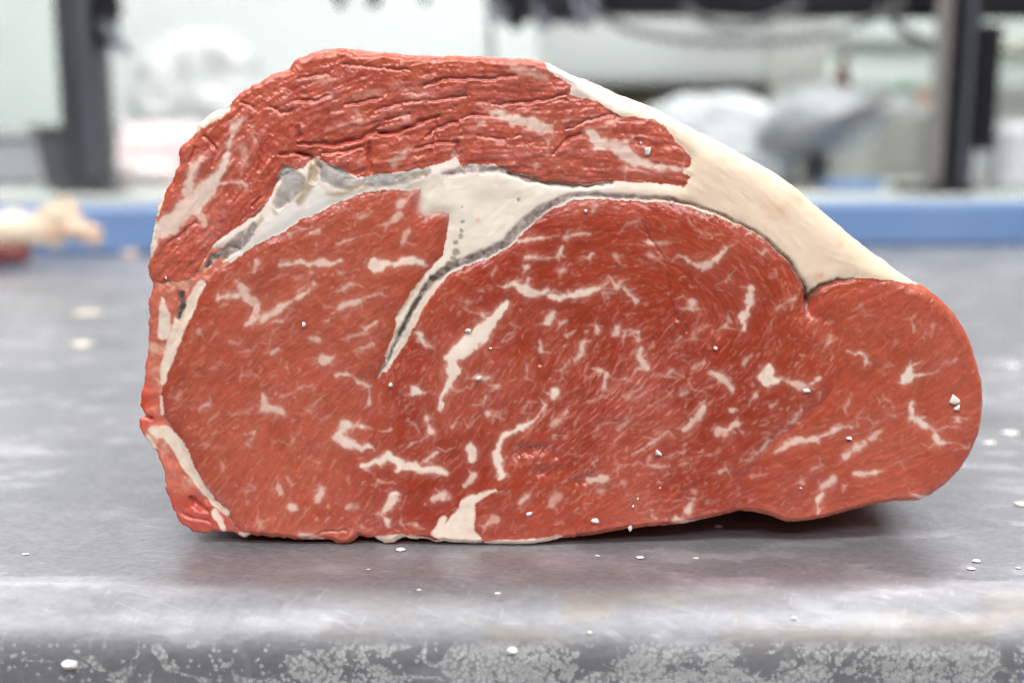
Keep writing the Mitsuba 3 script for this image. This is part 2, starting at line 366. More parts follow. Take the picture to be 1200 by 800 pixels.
def stroke_sd(pts, ex=wx, ey=wy):
    """(window, signed distance inside the stroke in px): half the local width minus the distance to the line."""
    pts = np.array(pts, float)
    if len(pts) == 1:
        pts = np.vstack([pts, pts + [0.5, 0, 0]])
    pad = pts[:, 2].max() / 2 + 7
    x0, x1 = (int(np.clip(a - X0, 0, NX)) for a in (pts[:, 0].min() - pad, pts[:, 0].max() + pad + 1))
    y0, y1 = (int(np.clip(a - Y0, 0, NY)) for a in (pts[:, 1].min() - pad, pts[:, 1].max() + pad + 1))
    w = (slice(y0, y1), slice(x0, x1))
    qx, qy = ex[w], ey[w]
    best = np.full(qx.shape, -99.0)
    for a, b in zip(pts[:-1], pts[1:]):
        ab = b[:2] - a[:2]
        t = np.clip(((qx - a[0]) * ab[0] + (qy - a[1]) * ab[1]) / max(ab @ ab, 1e-6), 0, 1)
        best = np.maximum(best, (a[2] + (b[2] - a[2]) * t) / 2 - np.hypot(qx - a[0] - ab[0] * t, qy - a[1] - ab[1] * t))
    return w, best


# larger marbling and one sheen streak, seen one by one: (x, y, width) along each; the last number is how white it is
FL = [
 # cap muscle
 ([(269,165,6),(263,193,9),(253,208,14),(240,227,22),(227,240,27),(210,253,25),(193,267,22),(182,280,15),(176,296,9)],.75), ([(237,185,3),(227,198,10),(222,212,12),(220,227,14),(217,240,16)],.7), ([(272,160,6),(275,147,11),(287,138,3)],.65),
 ([(263,215,8),(283,213,6),(290,220,3)],.6), ([(235,253,12),(242,263,5)],.6), ([(283,170,9),(286,190,9),(283,207,5)],.38), ([(297,150,9),(300,165,8)],.3),
 ([(567,125,6),(580,132,10),(600,140,12),(623,145,17),(643,152,11)],.7), ([(567,140,6),(557,150,4)],.6), ([(643,165,10),(642,180,5)],.55),
 ([(690,155,8),(700,168,15),(720,172,14),(733,182,18),(747,190,12),(767,194,6),(800,198,4)],.75), ([(730,170,9),(740,163,4)],.6), ([(733,192,10),(732,207,5)],.5), ([(628,195,9)],.5),
 ([(660,143,4),(690,138,4),(713,136,3)],.45), ([(700,151,3),(716,143,4),(730,138,4)],.5), ([(407,117,7),(440,107,7),(467,103,8),(507,110,6)],.3), ([(417,130,7),(423,143,8)],.4), ([(388,112,9)],.4), ([(483,115,6)],.5),  # the long faint streak is sheen painted in as a fleck
 ([(470,132,5),(473,140,4)],.55), ([(460,190,10),(473,183,8),(477,173,4)],.5), ([(420,192,7)],.45), ([(533,180,8)],.6), ([(368,96,10),(385,92,8)],.3), ([(600,80,12),(625,86,14),(640,92,8)],.45), ([(385,150,5),(410,146,4)],.3), ([(240,287,5),(250,275,4)],.35),
 # left muscle
 ([(330,312,3),(353,307,9),(387,308,8),(400,305,3)],.65), ([(303,307,10),(300,317,5)],.55), ([(440,310,14),(460,308,6),(483,303,12),(500,310,5)],.75), ([(283,333,10),(290,347,15),(300,357,12),(303,370,8),(290,382,4)],.6),
 ([(257,350,5),(270,346,10),(280,346,9)],.65), ([(307,372,9),(330,360,9),(353,347,4),(370,333,3)],.65), ([(320,375,6),(333,375,3)],.6), ([(403,337,9),(413,330,4)],.55), ([(383,373,3),(403,358,6),(423,352,4)],.6), ([(380,357,5)],.5),
 ([(430,382,7),(440,378,3)],.6), ([(363,393,5),(373,398,9)],.55), ([(380,420,12),(390,418,7)],.65), ([(320,413,9),(327,408,4)],.55), ([(292,410,6)],.45), ([(270,400,4),(280,403,3)],.4), ([(235,388,7)],.45), ([(255,388,4)],.4),
 ([(397,437,6),(408,437,5)],.6), ([(423,448,6),(433,453,5)],.65), ([(337,430,8)],.45), ([(310,465,8),(313,477,15),(332,482,7)],.6), ([(233,478,5),(247,472,4)],.5), ([(273,487,3),(297,477,4)],.4), ([(207,465,4),(220,455,4)],.4), ([(365,482,5),(373,470,3)],.5),
 ([(300,503,5),(297,513,9),(293,520,4)],.55), ([(332,462,4)],.5), ([(437,500,3),(417,497,5),(403,497,9),(397,510,12),(407,518,12),(423,523,9),(437,523,5)],.75), ([(330,575,9),(326,568,4)],.5), ([(343,592,11)],.6), ([(377,572,9),(373,587,4)],.6),
 ([(343,565,5),(338,556,4)],.4), ([(262,550,7),(260,543,4)],.5), ([(407,592,7),(418,594,5)],.5), ([(423,615,7)],.5), ([(305,613,7),(315,606,5)],.45), ([(355,626,6),(366,628,9),(376,631,5)],.6), ([(350,340,5),(360,334,3)],.45), ([(340,275,6),(352,268,7)],.5), ([(365,272,8),(378,265,6)],.5),
 ([(420,255,6),(436,248,5)],.45), ([(455,260,8),(470,252,7)],.55), ([(466,240,9),(478,236,6)],.55), ([(395,285,4),(415,278,5),(440,272,3)],.5), ([(478,272,8),(474,284,7)],.5), ([(345,325,4),(365,320,4)],.4), ([(410,395,4),(432,388,4)],.45), ([(350,455,4),(366,449,4)],.4),
 ([(285,440,5),(296,436,4)],.35), ([(250,430,4),(262,424,3)],.35), ([(240,520,5)],.35), ([(340,520,5),(346,512,3)],.4), ([(290,575,5),(300,570,4)],.4), ([(375,540,5)],.4), ([(380,490,4),(389,484,3)],.4), ([(415,410,3),(438,402,4)],.5), ([(427,348,4),(450,342,3)],.5), ([(400,320,4),(420,316,3)],.45),
 # along and below the crack
 ([(433,457,4),(433,473,4)],.65), ([(487,457,10),(498,460,8)],.75), ([(423,545,3),(443,542,9),(455,533,10),(470,545,14),(490,547,12),(510,548,13),(523,552,8)],.78), ([(497,537,6),(510,530,4),(523,527,3)],.65), ([(500,480,3),(502,497,4),(505,508,8)],.65), ([(483,517,6)],.55), ([(457,502,4)],.7), ([(492,390,11),(498,403,8)],.7),
 # eye muscle
 ([(595,353,6),(587,363,11),(575,378,16),(565,390,21),(553,400,22),(540,410,18),(529,418,16),(532,432,14),(526,450,8),(518,468,6),(514,477,6)],.85), ([(571,372,5),(566,366,3)],.6), ([(538,457,4),(547,452,3)],.5), ([(603,333,4),(617,340,13),(633,343,9),(645,337,3)],.72), ([(618,335,5),(619,325,4)],.6), ([(592,335,5),(610,328,4)],.62),
 ([(645,347,7),(667,345,10),(687,342,12),(700,337,7)],.75), ([(707,342,4),(713,348,4)],.55), ([(707,333,5),(713,323,4),(723,335,7),(727,328,5)],.6), ([(730,337,7),(737,343,6),(745,352,4)],.6), ([(660,277,4),(673,275,4),(690,273,3)],.6), ([(642,303,4),(653,298,5),(660,287,3)],.65), ([(690,303,5),(695,298,3)],.65),
 ([(617,300,6),(627,302,4)],.65), ([(617,312,9)],.65), ([(657,317,6),(664,313,3)],.55), ([(607,283,4),(637,278,3)],.65), ([(693,248,4),(700,243,4)],.6), ([(577,320,4),(575,328,3)],.5), ([(647,367,8),(642,377,10)],.65), ([(657,378,6),(664,373,3)],.6), ([(699,380,4),(700,388,5)],.6), ([(722,383,6),(721,392,4)],.6), ([(732,387,4),(730,395,3)],.55),
 ([(747,387,6),(748,397,4)],.65), ([(683,400,6),(682,410,6),(673,423,3)],.65), ([(633,400,5),(635,410,6)],.6), ([(750,407,6),(750,420,7),(757,430,6)],.65), ([(745,430,5),(757,430,4)],.6), ([(703,433,7),(710,437,6),(707,452,9)],.62), ([(733,442,5)],.55), ([(663,392,5)],.5), ([(650,458,12),(648,464,10)],.75), ([(618,427,3),(617,443,4)],.55), ([(582,452,6)],.6),
 ([(570,463,4),(567,473,4)],.55), ([(573,482,7),(578,486,4)],.6), ([(587,487,5)],.45), ([(560,442,7),(570,442,4)],.65), ([(850,290,5),(837,303,9),(823,312,5),(807,308,3),(793,297,3)],.6), ([(753,283,9),(773,285,8),(797,282,4)],.5), ([(760,297,7),(768,304,4)],.45), ([(810,353,9),(810,362,7)],.6), ([(793,350,3),(800,347,3)],.5), ([(855,377,10)],.55),
 ([(880,337,8),(878,353,10),(870,370,9),(872,387,5)],.68), ([(855,375,9),(848,383,5)],.55), ([(893,297,6),(897,292,4)],.45), ([(930,348,6),(913,357,5),(903,367,3)],.5), ([(900,427,10),(898,443,19),(910,445,9)],.78), ([(883,462,6),(878,467,4)],.6), ([(920,447,7),(940,450,9),(957,443,5)],.6), ([(957,458,5)],.55), ([(907,528,3),(927,517,6),(950,513,9),(967,507,8),(987,498,5),(1003,497,3)],.62),
 ([(823,477,7),(817,490,9),(803,500,5)],.6), ([(858,478,12)],.6), ([(840,503,9),(852,500,6),(863,495,6)],.6), ([(833,435,7),(843,440,10),(858,455,7)],.6), ([(823,423,5),(810,430,5)],.55), ([(927,493,7),(938,480,7)],.55), ([(902,475,6),(908,471,4)],.55), ([(870,507,5)],.5), ([(938,563,9),(937,557,5)],.55), ([(843,552,8),(850,548,5)],.5), ([(877,537,6),(886,531,4)],.5), ([(900,513,4),(892,527,4)],.55),
 ([(803,598,9),(808,587,6),(813,582,4)],.6), ([(790,607,8),(802,611,6),(825,608,4)],.6), ([(783,505,5),(770,513,6),(753,525,6),(742,531,3)],.55), ([(760,533,6),(760,543,8),(767,545,6),(785,544,4),(805,542,3)],.5), ([(723,543,4),(747,541,3)],.45), ([(785,532,5),(802,527,4)],.45), ([(698,536,6),(693,541,4)],.6), ([(692,562,8),(708,558,7)],.6), ([(702,573,13)],.35), ([(783,553,5)],.45), ([(847,505,11)],.5), ([(763,603,6)],.45), ([(812,573,7)],.35),
 ([(667,422,4),(658,433,5),(656,443,3)],.55), ([(639,473,3),(632,485,5),(617,497,6),(602,505,7),(590,510,8),(585,522,10),(581,533,12),(585,547,12),(588,556,8)],.75), ([(663,482,7),(655,490,10),(648,497,8)],.5), ([(650,508,9)],.4), ([(735,490,4),(723,502,5)],.45), ([(600,532,3),(604,540,4)],.45), ([(553,523,13),(555,535,7)],.72), ([(487,497,4)],.45), ([(555,492,4),(550,498,3)],.5), ([(555,555,9),(551,561,6),(543,566,6)],.6),
 ([(520,577,14),(507,582,5)],.65), ([(527,583,8)],.5), ([(463,578,10),(460,588,11),(452,597,9),(447,601,5),(453,611,7)],.68), ([(443,563,4),(452,563,3)],.5), ([(470,610,8),(487,613,7),(497,617,6)],.5), ([(580,605,10),(570,613,8)],.45), ([(618,580,7),(610,587,5)],.55), ([(653,580,10),(643,590,9)],.4), ([(736,462,4),(752,452,4)],.45), ([(790,400,4),(796,392,4)],.5), ([(768,470,4),(785,460,4)],.4), ([(690,470,4),(705,462,3)],.4), ([(700,500,4),(716,493,4)],.4),
 ([(620,470,3),(610,482,3)],.45), ([(530,500,4),(534,492,3)],.5), ([(590,400,4),(593,392,3)],.5), ([(600,380,4)],.45), ([(560,340,4),(570,333,3)],.5), ([(545,360,4),(548,353,3)],.45), ([(720,300,5),(729,296,3)],.45), ([(735,262,4),(748,258,3)],.4), ([(820,272,4),(832,275,3)],.4), ([(850,330,4),(854,322,3)],.45), ([(812,395,5),(818,387,4)],.5), ([(780,440,5),(788,433,4)],.5), ([(800,462,5),(812,455,4)],.5), ([(870,425,5),(876,416,3)],.5), ([(830,530,5),(842,526,4)],.45), ([(880,560,5),(890,556,4)],.4), ([(730,565,5)],.4),
 # tip muscle
 ([(1007,357,6),(1010,370,4)],.5), ([(1067,373,4),(1068,387,4)],.5), ([(1092,378,4),(1090,384,3)],.45), ([(973,393,5),(968,402,4)],.5), ([(1080,397,4)],.45), ([(992,412,6),(1008,412,7),(1014,423,6)],.68), ([(1065,427,6),(1063,439,15),(1058,447,8)],.75), ([(1068,439,9),(1082,436,5)],.65), ([(1110,424,3),(1118,420,3)],.5),
 ([(1067,473,5),(1067,487,6),(1077,493,7),(1093,505,7),(1098,517,6),(1110,516,5),(1133,523,3)],.68), ([(1074,492,5),(1083,487,4)],.6), ([(1093,505,5),(1108,498,3)],.55), ([(1087,523,3),(1097,516,4)],.55), ([(1120,488,6),(1120,494,5)],.6), ([(1002,488,3),(1027,493,3)],.5), ([(987,533,6),(1000,527,9),(1013,520,8)],.62), ([(1020,513,7),(1030,505,8)],.55), ([(987,477,5),(997,462,4)],.5), ([(1028,468,4),(1034,465,3)],.5),
 ([(1000,555,4),(1017,553,6),(1032,550,4)],.6), ([(960,570,7),(973,562,10)],.58), ([(988,567,9)],.55), ([(957,601,7),(958,587,7),(962,578,5)],.65), ([(1067,578,4),(1083,582,6)],.6), ([(950,547,4),(960,544,4)],.45), ([(1045,485,6)],.35), ([(1052,540,4)],.4), ([(1047,400,4)],.35), ([(1035,430,3),(1046,428,3)],.35),
]
# cream fat of the seams that runs into the muscles (same tissue as the wedge)
CREAM = [[(581,573,3),(567,577,7),(554,582,11),(549,590,18),(546,602,24),(540,616,34),(534,628,42),(548,634,34)], [(520,606,8),(512,622,10)], [(570,637,8),(590,634,8),(607,635,9),(633,632,9),(657,627,5)], [(443,632,8),(453,633,10),(473,627,7),(500,632,6),(512,635,5)],
    [(283,627,7),(290,626,5)], [(252,600,8),(258,610,8),(262,620,7)]]
SIDE_CREAM = [[(236,332,10),(226,352,13),(212,378,17),(202,405,15),(196,425,13),(190,447,7)], [(190,350,3),(193,370,14),(192,390,16)], [(178,505,10),(195,508,14),(208,522,17),(218,542,15),(230,563,10),(250,588,8),(265,600,6)], [(188,465,4),(190,485,5)], [(172,515,8),(180,526,7)]]
RIM_CREAM = [[(228,152,9),(240,143,13),(255,134,12),(266,127,7)], [(180,262,9),(178,285,9),(175,300,6)], [(188,232,6),(184,250,8)]]
SEAM = [(441,443,1.5),(449,432,2.5),(455,422,3.5),(463,405,3.5),(470,388,6),(478,372,7),(490,352,6.5),(497,340,8),(508,328,9),(520,318,10),(535,310,10),(550,304,11),(570,297,12),(590,286,11),(605,270,12),(620,256,12),(640,242,10),(655,234,8),(670,229,6),(690,227,5),(715,230,6),(740,231,5.5),(765,232,4.5),(790,236,3.2),
    (815,242,2.4),(840,250,2.4),(870,265,2.4),(890,277,2.8),(905,289,3),(920,303,3.5),(932,318,3.8),(942,335,4.5),(946,350,7),(946,364,3)]
SKINS = [[(336,206,20),(345,215,26),(335,228,22),(327,240,12)], [(374,192,8),(385,204,22),(398,210,22),(412,215,16),(425,216,8)], [(430,214,12),(445,213,17),(470,210,14),(488,207,9),(502,203,6)], [(520,205,5),(540,201,8),(562,198,10),(583,199,7),(597,203,4)],
    [(262,302,5),(270,293,14),(282,283,18),(292,274,12),(300,264,6)], [(243,312,5),(250,302,9),(262,296,6)], [(212,345,8),(214,358,8),(210,372,4)]]
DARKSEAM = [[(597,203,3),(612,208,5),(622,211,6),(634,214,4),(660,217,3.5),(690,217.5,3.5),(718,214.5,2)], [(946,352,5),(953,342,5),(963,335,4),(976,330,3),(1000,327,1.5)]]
TAN_SHADE = [[(369,188,6),(369,202,11),(362,218,13),(350,236,9)], [(386,227,4),(400,226,5),(428,218,4)], [(478,208,3),(500,205,4)], [(322,246,3),(324,250,4)], [(303,262,5),(307,256,6)]]  # brown shade of the gap and under the silverskin, painted over membrane tan
SPOTS = [(542,260,4.5),(541,271,5),(539,277,5.5),(533,284,5),(534,295,8),(531,302,7),(526,309,7),(519,316,6),(541,242,2.5),(608,234,4)]
CRACKS = [([(317,125,2),(330,132,3),(342,129,2)],.8), ([(350,168,2),(372,169,3),(393,168,4),(423,162,3.5),(437,155,3.5),(467,155,3),(493,143,3),(515,137,2)],1.3), ([(437,155,3),(444,148,2)],.9), ([(350,152,5),(351,160,5)],1.0), ([(433,168,2.5),(432,187,3.5),(436,201,4)],1.2), ([(510,140,2),(510,160,3),(507,171,2)],.9),
    ([(487,173,2),(510,168,3),(537,167,2)],.9), ([(404,124,2),(430,118,3),(448,114,2)],.7), ([(327,181,2),(345,180,3),(362,184,4),(368,190,6)],1.3), ([(368,186,5),(370,197,11),(367,210,10)],1.1), ([(347,118,2),(373,119,3),(385,112,2)],.7), ([(350,92,2),(370,88,3),(385,87,2)],.6), ([(498,101,2),(520,93,3),(567,92,3),(605,90,2)],.8),
    ([(500,161,2),(511,150,3),(535,143,2)],.8), ([(537,166,2.5),(535,183,3.5)],1.1), ([(648,180,2),(663,164,4),(678,157,2)],.9), ([(577,122,2),(620,120,3),(662,112,2.5)],.7), ([(640,120,2),(652,117,2),(664,119,2)],.5), ([(664,152,2),(690,141,2.5),(716,134,2)],.6), ([(300,160,2.5),(306,180,3),(304,200,3)],.8), ([(282,120,2),(296,126,2.5)],.6),
    ([(380,180,2),(400,178,2.5),(425,172,2)],.7), ([(440,130,2),(470,121,2.5),(510,118,2),(545,112,2)],.6), ([(540,140,2),(560,135,2.5)],.6), ([(330,205,3),(322,215,4),(316,232,4)],.9), ([(296,240,3),(305,232,3)],.7), ([(452,142,2),(480,134,2)],.5), ([(560,160,2),(590,163,2),(610,158,2)],.5), ([(400,76,2),(440,80,2.5),(480,82,2)],.5),
    ([(240,160,2),(255,175,2.5),(250,195,2.5)],.6), ([(196,285,2),(212,275,3),(230,262,2)],.6), ([(228,175,2.5),(222,190,2.5)],.6),
    ([(752,260,2),(760,277,2.5),(777,303,2.5),(782,323,2.5),(782,343,2.5),(788,363,3.5),(791,372,6)],.55), ([(790,370,7)],.7), ([(628,405,2),(633,427,2.5)],.6), ([(800,370,3),(803,388,2)],.5),
    ([(460,575,2),(480,579,2)],.4), ([(300,355,1.5),(296,368,2)],.4), ([(860,570,2),(880,583,3),(905,592,3),(925,596,2)],.25), ([(222,585,5),(232,595,7),(243,600,4)],1.0), ([(207,600,3),(225,608,3),(245,612,3)],.6), ([(163,489,4),(170,489,4),(176,492,3)],1.2), ([(355,634,3),(380,622,2),(405,620,2)],.5)]

strength = np.zeros(gx.shape)       # how fatty the tissue is, 0 lean .. 1 pure fat
cream = np.zeros(gx.shape)
fleck = np.full(gx.shape, -1)
wob = 5.0 * (nz(8, 70, 2) - 0.5)
for i, (pts, k) in enumerate(FL):
    w, sd = stroke_sd(pts, ux_, uy_)
    wm = max(p_[2] for p_ in pts)
    if k < 0.58:
        sd = sd - 0.12 * min(wm, 8)
    sd = sd + (wob[w] - 0.15) * min(wm / 5, 1.6)
    a = np.clip(0.5 + sd / rng.uniform(2.4, 4.5), 0, 1) * k
    strength[w] = np.maximum(strength[w], a)
    fleck[w] = np.where(sd > 0.0, i, fleck[w])
    for _ in range(rng.integers(1, 4) + len(pts) // 2):       # thin spurs
        a_ = np.array(pts[rng.integers(len(pts))], float)
        th_ = rng.uniform(0, 2 * np.pi); l_ = rng.uniform(5, 18)
        sp = [(a_[0], a_[1], min(a_[2] * 0.6, 4)), (a_[0] + l_ * math.cos(th_) * .6, a_[1] + l_ * math.sin(th_) * .4, 1.7), (a_[0] + l_ * math.cos(th_), a_[1] + l_ * math.sin(th_) * .7, 0.6)]
        w, sd = stroke_sd(sp, ux_, uy_)
        strength[w] = np.maximum(strength[w], np.clip(0.5 + sd / 2.0, 0, 1) * k * .85)
        fleck[w] = np.where(sd > 0.5, i, fleck[w])
fleck_mask = fleck >= 0
for pts in CREAM + SIDE_CREAM + RIM_CREAM:
    w, sd = stroke_sd(pts)
    cream[w] = np.maximum(cream[w], np.clip(0.5 + sd / 2.6, 0, 1))
tail = [(525,320,3),(511,336,5),(496,357,6),(485,377,6),(474,397,5.5),(462,418,4),(451,436,3)]
w, sd = stroke_sd(tail); cream[w] = np.maximum(cream[w], np.clip(0.5 + sd / 2.0, 0, 1))
for b in ([(505,318,5),(492,334,5.5),(478,354,5.5),(466,373,5),(463,394,4),(453,418,3)],):
    w, sd = stroke_sd(b); cream[w] = np.maximum(cream[w], 0.8 * np.clip(0.5 + sd / 2.0, 0, 1))
skin = np.zeros(gx.shape); dark = np.zeros(gx.shape); spot = np.zeros(gx.shape); crack = np.zeros(gx.shape)
for pts in [SEAM] + SKINS:
    w, sd = stroke_sd(pts); skin[w] = np.maximum(skin[w], np.clip(0.5 + sd / 3.4, 0, 1) * np.clip(0.35 + 1.4 * nz(9, 93, 2)[w], 0, 1))
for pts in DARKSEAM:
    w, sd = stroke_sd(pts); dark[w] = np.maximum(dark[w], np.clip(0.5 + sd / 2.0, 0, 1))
for p in SPOTS:
    w, sd = stroke_sd([p]); spot[w] = np.maximum(spot[w], np.clip(0.5 + sd / 2.2, 0, 1))
for pts, k in CRACKS:
    w, sd = stroke_sd(pts); crack[w] = np.maximum(crack[w], k * np.clip(0.5 + sd / 2.6, 0, 1))

# ---- which way the fibres run (degrees above the horizontal)
DIRS = [(300,330,35),(400,400,24),(300,480,42),(380,560,65),(470,390,52),(430,320,22),(250,420,50),(560,340,48),(620,300,35),(700,265,12),(800,300,-35),(870,340,-55),(700,420,58),(770,420,55),(650,470,48),(720,500,33),(800,540,22),(880,430,58),(900,500,24),(950,545,18),(600,420,72),(500,480,62),(480,600,15),(600,600,25),(690,350,8),
    (1060,400,75),(1090,500,20),(1010,350,15),(1000,440,30),(960,380,60),(560,540,70),(850,480,35)]
DIRS += [(700,110,-30), (800,160,-32), (900,240,-38), (1000,300,-38)]
DCAP = [(450,130,12),(250,200,62),(200,280,50),(300,130,42),(350,100,18),(600,100,-6),(700,150,12),(560,170,4),(420,170,14),(310,190,55),(640,190,5),(760,180,-15),(230,300,40)]


def field(ctrl, sig):
    c = np.array(ctrl, float)
    a2 = np.radians(c[:, 2]) * 2
    ux = uy = 0
    for (x, y, _), a in zip(c, a2):
        w = np.exp(-((gx - x) ** 2 + (gy - y) ** 2) / (2 * sig * sig)) + 1e-9
        ux, uy = ux + w * np.cos(a), uy + w * np.sin(a)
    return np.arctan2(uy, ux) / 2


ang = np.where(m_cap, field(DCAP, 55), field(DIRS, 60)) + 0.5 * (nz(60, 11) - 0.5) + 0.5 * (nz(18, 12, 2) - 0.5)
DX, DY = np.cos(ang), -np.sin(ang)


def lic(src, n, step=1.0):
    """Noise drawn out along the fibres."""
    acc, wsum = src.copy(), 1.0
    for sgn in (1, -1):
        yy, xx = np.mgrid[0:NY, 0:NX].astype(float)
        for k in range(n):
            iy, ix = np.clip(yy, 0, NY - 1).astype(int), np.clip(xx, 0, NX - 1).astype(int)
            xx, yy = xx + sgn * step * DX[iy, ix], yy + sgn * step * DY[iy, ix]
            wk = 1 - k / n
            acc += wk * ndi.map_coordinates(src, [yy, xx], order=1, mode='nearest')
            wsum += wk / 1.0 * 0.5
    acc -= acc.mean()
    return acc / acc.std()


f_dash = lic(ndi.gaussian_filter(np.random.default_rng(77).standard_normal(gx.shape), 1.2), 4)
white = rng.standard_normal(gx.shape)
f_fine = lic(ndi.gaussian_filter(white, 0.7), 9)
f_mid = lic(ndi.gaussian_filter(rng.standard_normal(gx.shape), 1.5), 16, 1.3)
f_rope = lic(ndi.gaussian_filter(rng.standard_normal(gx.shape), 3.0), 18, 2.2)

# ---- small flecks, drawn along the fibres
fine = np.zeros(gx.shape)
n = 0
while n < 3800:
    x, y = rng.uniform(170, 1150), rng.uniform(70, 635)
    r = region[int(y - Y0), int(x - X0)]
    if dout[int(y - Y0), int(x - X0)] < 4 or r > 3:
        continue
    keep = {0: 0.25, 1: 0.75, 2: 1.0, 3: 0.35}[int(r)] * (0.12 + 0.9 * meshkit.noise(np.array([x / 45, y / 45, 4.0]), 5) ** 1.5 + 0.5 * math.exp(-((x - 760) / 130) ** 2 - ((y - 480) / 75) ** 2))
    if rng.random() > keep:
        continue
    n += 1
    a = ang[int(y - Y0), int(x - X0)] + rng.normal(0, 0.35)
    L = min(rng.lognormal(1.55, 0.6), 20) / 2
    wd = float(np.clip(rng.lognormal(0.1, 0.45), 0.7, 3.4))
    bend = rng.normal(0, 0.2)
    pts = [(x - L * math.cos(a - bend), y + L * math.sin(a - bend), wd * 0.4), (x, y, wd), (x + L * math.cos(a + bend), y - L * math.sin(a + bend), wd * 0.4)]
    w, sd = stroke_sd(pts)
    k = rng.uniform(0.04, 0.44) * (0.75 if wd < 1.6 else 1)
    fine[w] = np.maximum(fine[w], k * np.clip(0.5 + sd / 2.2, 0, 1))

lean = soft(m_cap | m_left | m_eye | m_tip, 2.2)
sidew = soft(m_side, 3.0)
soft_w = np.exp(-((gx - 502) / 30) ** 2 - ((gy - 240) / 24) ** 2)
lean = lean * (1 - soft_w) + ndi.gaussian_filter(lean, 4.5) * soft_w
strength, fine = ndi.gaussian_filter(strength, 0.8), ndi.gaussian_filter(fine, 0.6) * 1.1
capw, leftw, tipw = soft(m_cap, 3), ndi.gaussian_filter(m_left.astype(float), 22), ndi.gaussian_filter(m_tip.astype(float), 28)
# ---- colour: each tissue has its own, with some sheen, glow and shade painted in
big, mid2, tiny = nz(120, 21), nz(30, 22), nz(6, 23, 2)
def C(*c): return np.array(c)
def lerp(a, b, t): return a + (b - a) * t[..., None]
red = np.broadcast_to(C(.285, .034, .016), gx.shape + (3,)).copy()
red = lerp(red, C(.43, .098, .062), leftw * 0.9)
red = lerp(red, C(.47, .098, .064), capw)
red = lerp(red, C(.42, .092, .060), tipw * 0.75)
red = lerp(red, C(.30, .032, .017), np.clip((mid2 - 0.5) * 3.0, 0, 1) * 0.6)
red = lerp(red, C(.46, .090, .046), np.clip((big - 0.52) * 4, 0, 1) * 0.45)
red = lerp(red, C(.46, .110, .075), np.clip((nz(75, 80) - 0.5) * 4, 0, 1) * 0.5)
red = lerp(red, C(.33, .045, .022), np.exp(-((gx - 760) / 110) ** 2 - ((gy - 300) / 60) ** 2) * 0.7)
sheen_zone = np.exp(-(((gx - 720) / 120) ** 2 + ((gy - 470 + 0.25 * (gx - 720)) / 55) ** 2))  # pink centre zone, its wet sheen painted into the colour
red = lerp(red, C(.43, .095, .080), np.clip(sheen_zone * (0.30 + 0.25 * f_fine) + 0.22 * capw * np.clip((nz(26, 29) - 0.45) * 5, 0, 1), 0, 0.7))
red = red * (1 + 0.05 * np.clip(f_fine, -2, 2) + 0.018 * np.clip(f_mid, -2, 2) + 0.22 * (nz(2.6, 28, 2) - 0.5) + 0.16 * (nz(90, 92, 2) - 0.5))[..., None]
red = red * C(1.03, 0.99, 0.93)
red = lerp(red, C(.56, .21, .15), np.clip(f_dash - 0.8, 0, 1.3) * 0.15 * (0.3 + 1.4 * nz(40, 95, 2)))
red = lerp(red, C(.24, .024, .012), np.clip(-f_dash - 0.8, 0, 1.3) * 0.12)
red = lerp(red, C(.62, .27, .21), np.clip(f_fine - 1.25, 0, 1) * (0.10 + 0.6 * sheen_zone))
red = lerp(red, C(.54, .19, .165), capw * np.clip(0.5 * f_rope + 0.5 * f_mid + 2.5 * (nz(6, 65, 2) - 0.5) - 0.5, 0, 1) * 0.6)  # pinkish sheen of the cap ridges painted in as lighter streaks
red = lerp(red, C(.25, .022, .018), capw * np.clip((nz(7, 66, 2) - 0.56) * 5, 0, 1) * 0.35)
rim = np.clip(1 - dout / (15 + 12 * capw * np.clip((200 - gy) / 60, 0, 1)), 0, 1) * np.clip((tiny - 0.25) * 2, 0, 1)
red = lerp(red, C(.62, .14, .065), rim * 0.62)  # orange glow of light through the thin edge, painted in
fleckc = lerp(np.broadcast_to(C(.80, .55, .46), gx.shape + (3,)), C(.84, .71, .61), np.clip(strength * 1.9 - 0.75 + 0.6 * (nz(30, 31) - 0.5), 0, 1))
fatc = np.broadcast_to(C(.83, .655, .50), gx.shape + (3,)).copy()
fatc = lerp(fatc, C(.80, .655, .47), np.clip(1 - dout / 34, 0, 1) * np.clip((gx - 640) / 90, 0, 1) * 0.8)
fatc = lerp(fatc, C(.80, .67, .60), np.clip(1 - (gx - 680) / 120, 0, 1))
fatc = lerp(fatc, C(.77, .54, .42), np.clip((nz(42, 33) - 0.56) * 5, 0, 1) * 0.35)
wedgec = lerp(np.broadcast_to(C(.82, .73, .625), gx.shape + (3,)), C(.82, .77, .72), np.clip((470 - gx) / 90, 0, 1))
wedgec = lerp(wedgec, C(.78, .62, .52), np.clip((nz(50, 34) - 0.5) * 3, 0, 1) * 0.5)
fatall = lerp(fatc, wedgec, soft(m_wedge, 6))
fatall = fatall * (1 + 0.05 * (nz(9, 35) - 0.5))[..., None]
sidec = lerp(np.broadcast_to(C(.56, .15, .10), gx.shape + (3,)), C(.70, .36, .26), np.clip((nz(12, 36) - 0.45) * 4, 0, 1))
sidec = lerp(sidec, C(.42, .05, .035), np.clip((gy - 560) / 30, 0, 1) * 0.8)
sidec = lerp(sidec, C(.60, .06, .03), np.exp(-((gx - 165) / 14.) ** 2 - ((gy - 475) / 26.) ** 2))
col = lerp(fatall, red, lean)
col = lerp(col, sidec, sidew)
col = lerp(col, C(.76, .46, .37) * np.ones(gx.shape + (3,)), np.clip(fine, 0, 1) * lean)
halo = np.clip(ndi.gaussian_filter(strength, 5.0) * 0.65 + ndi.gaussian_filter(fine, 2.5) * 0.30, 0, 0.3) * lean
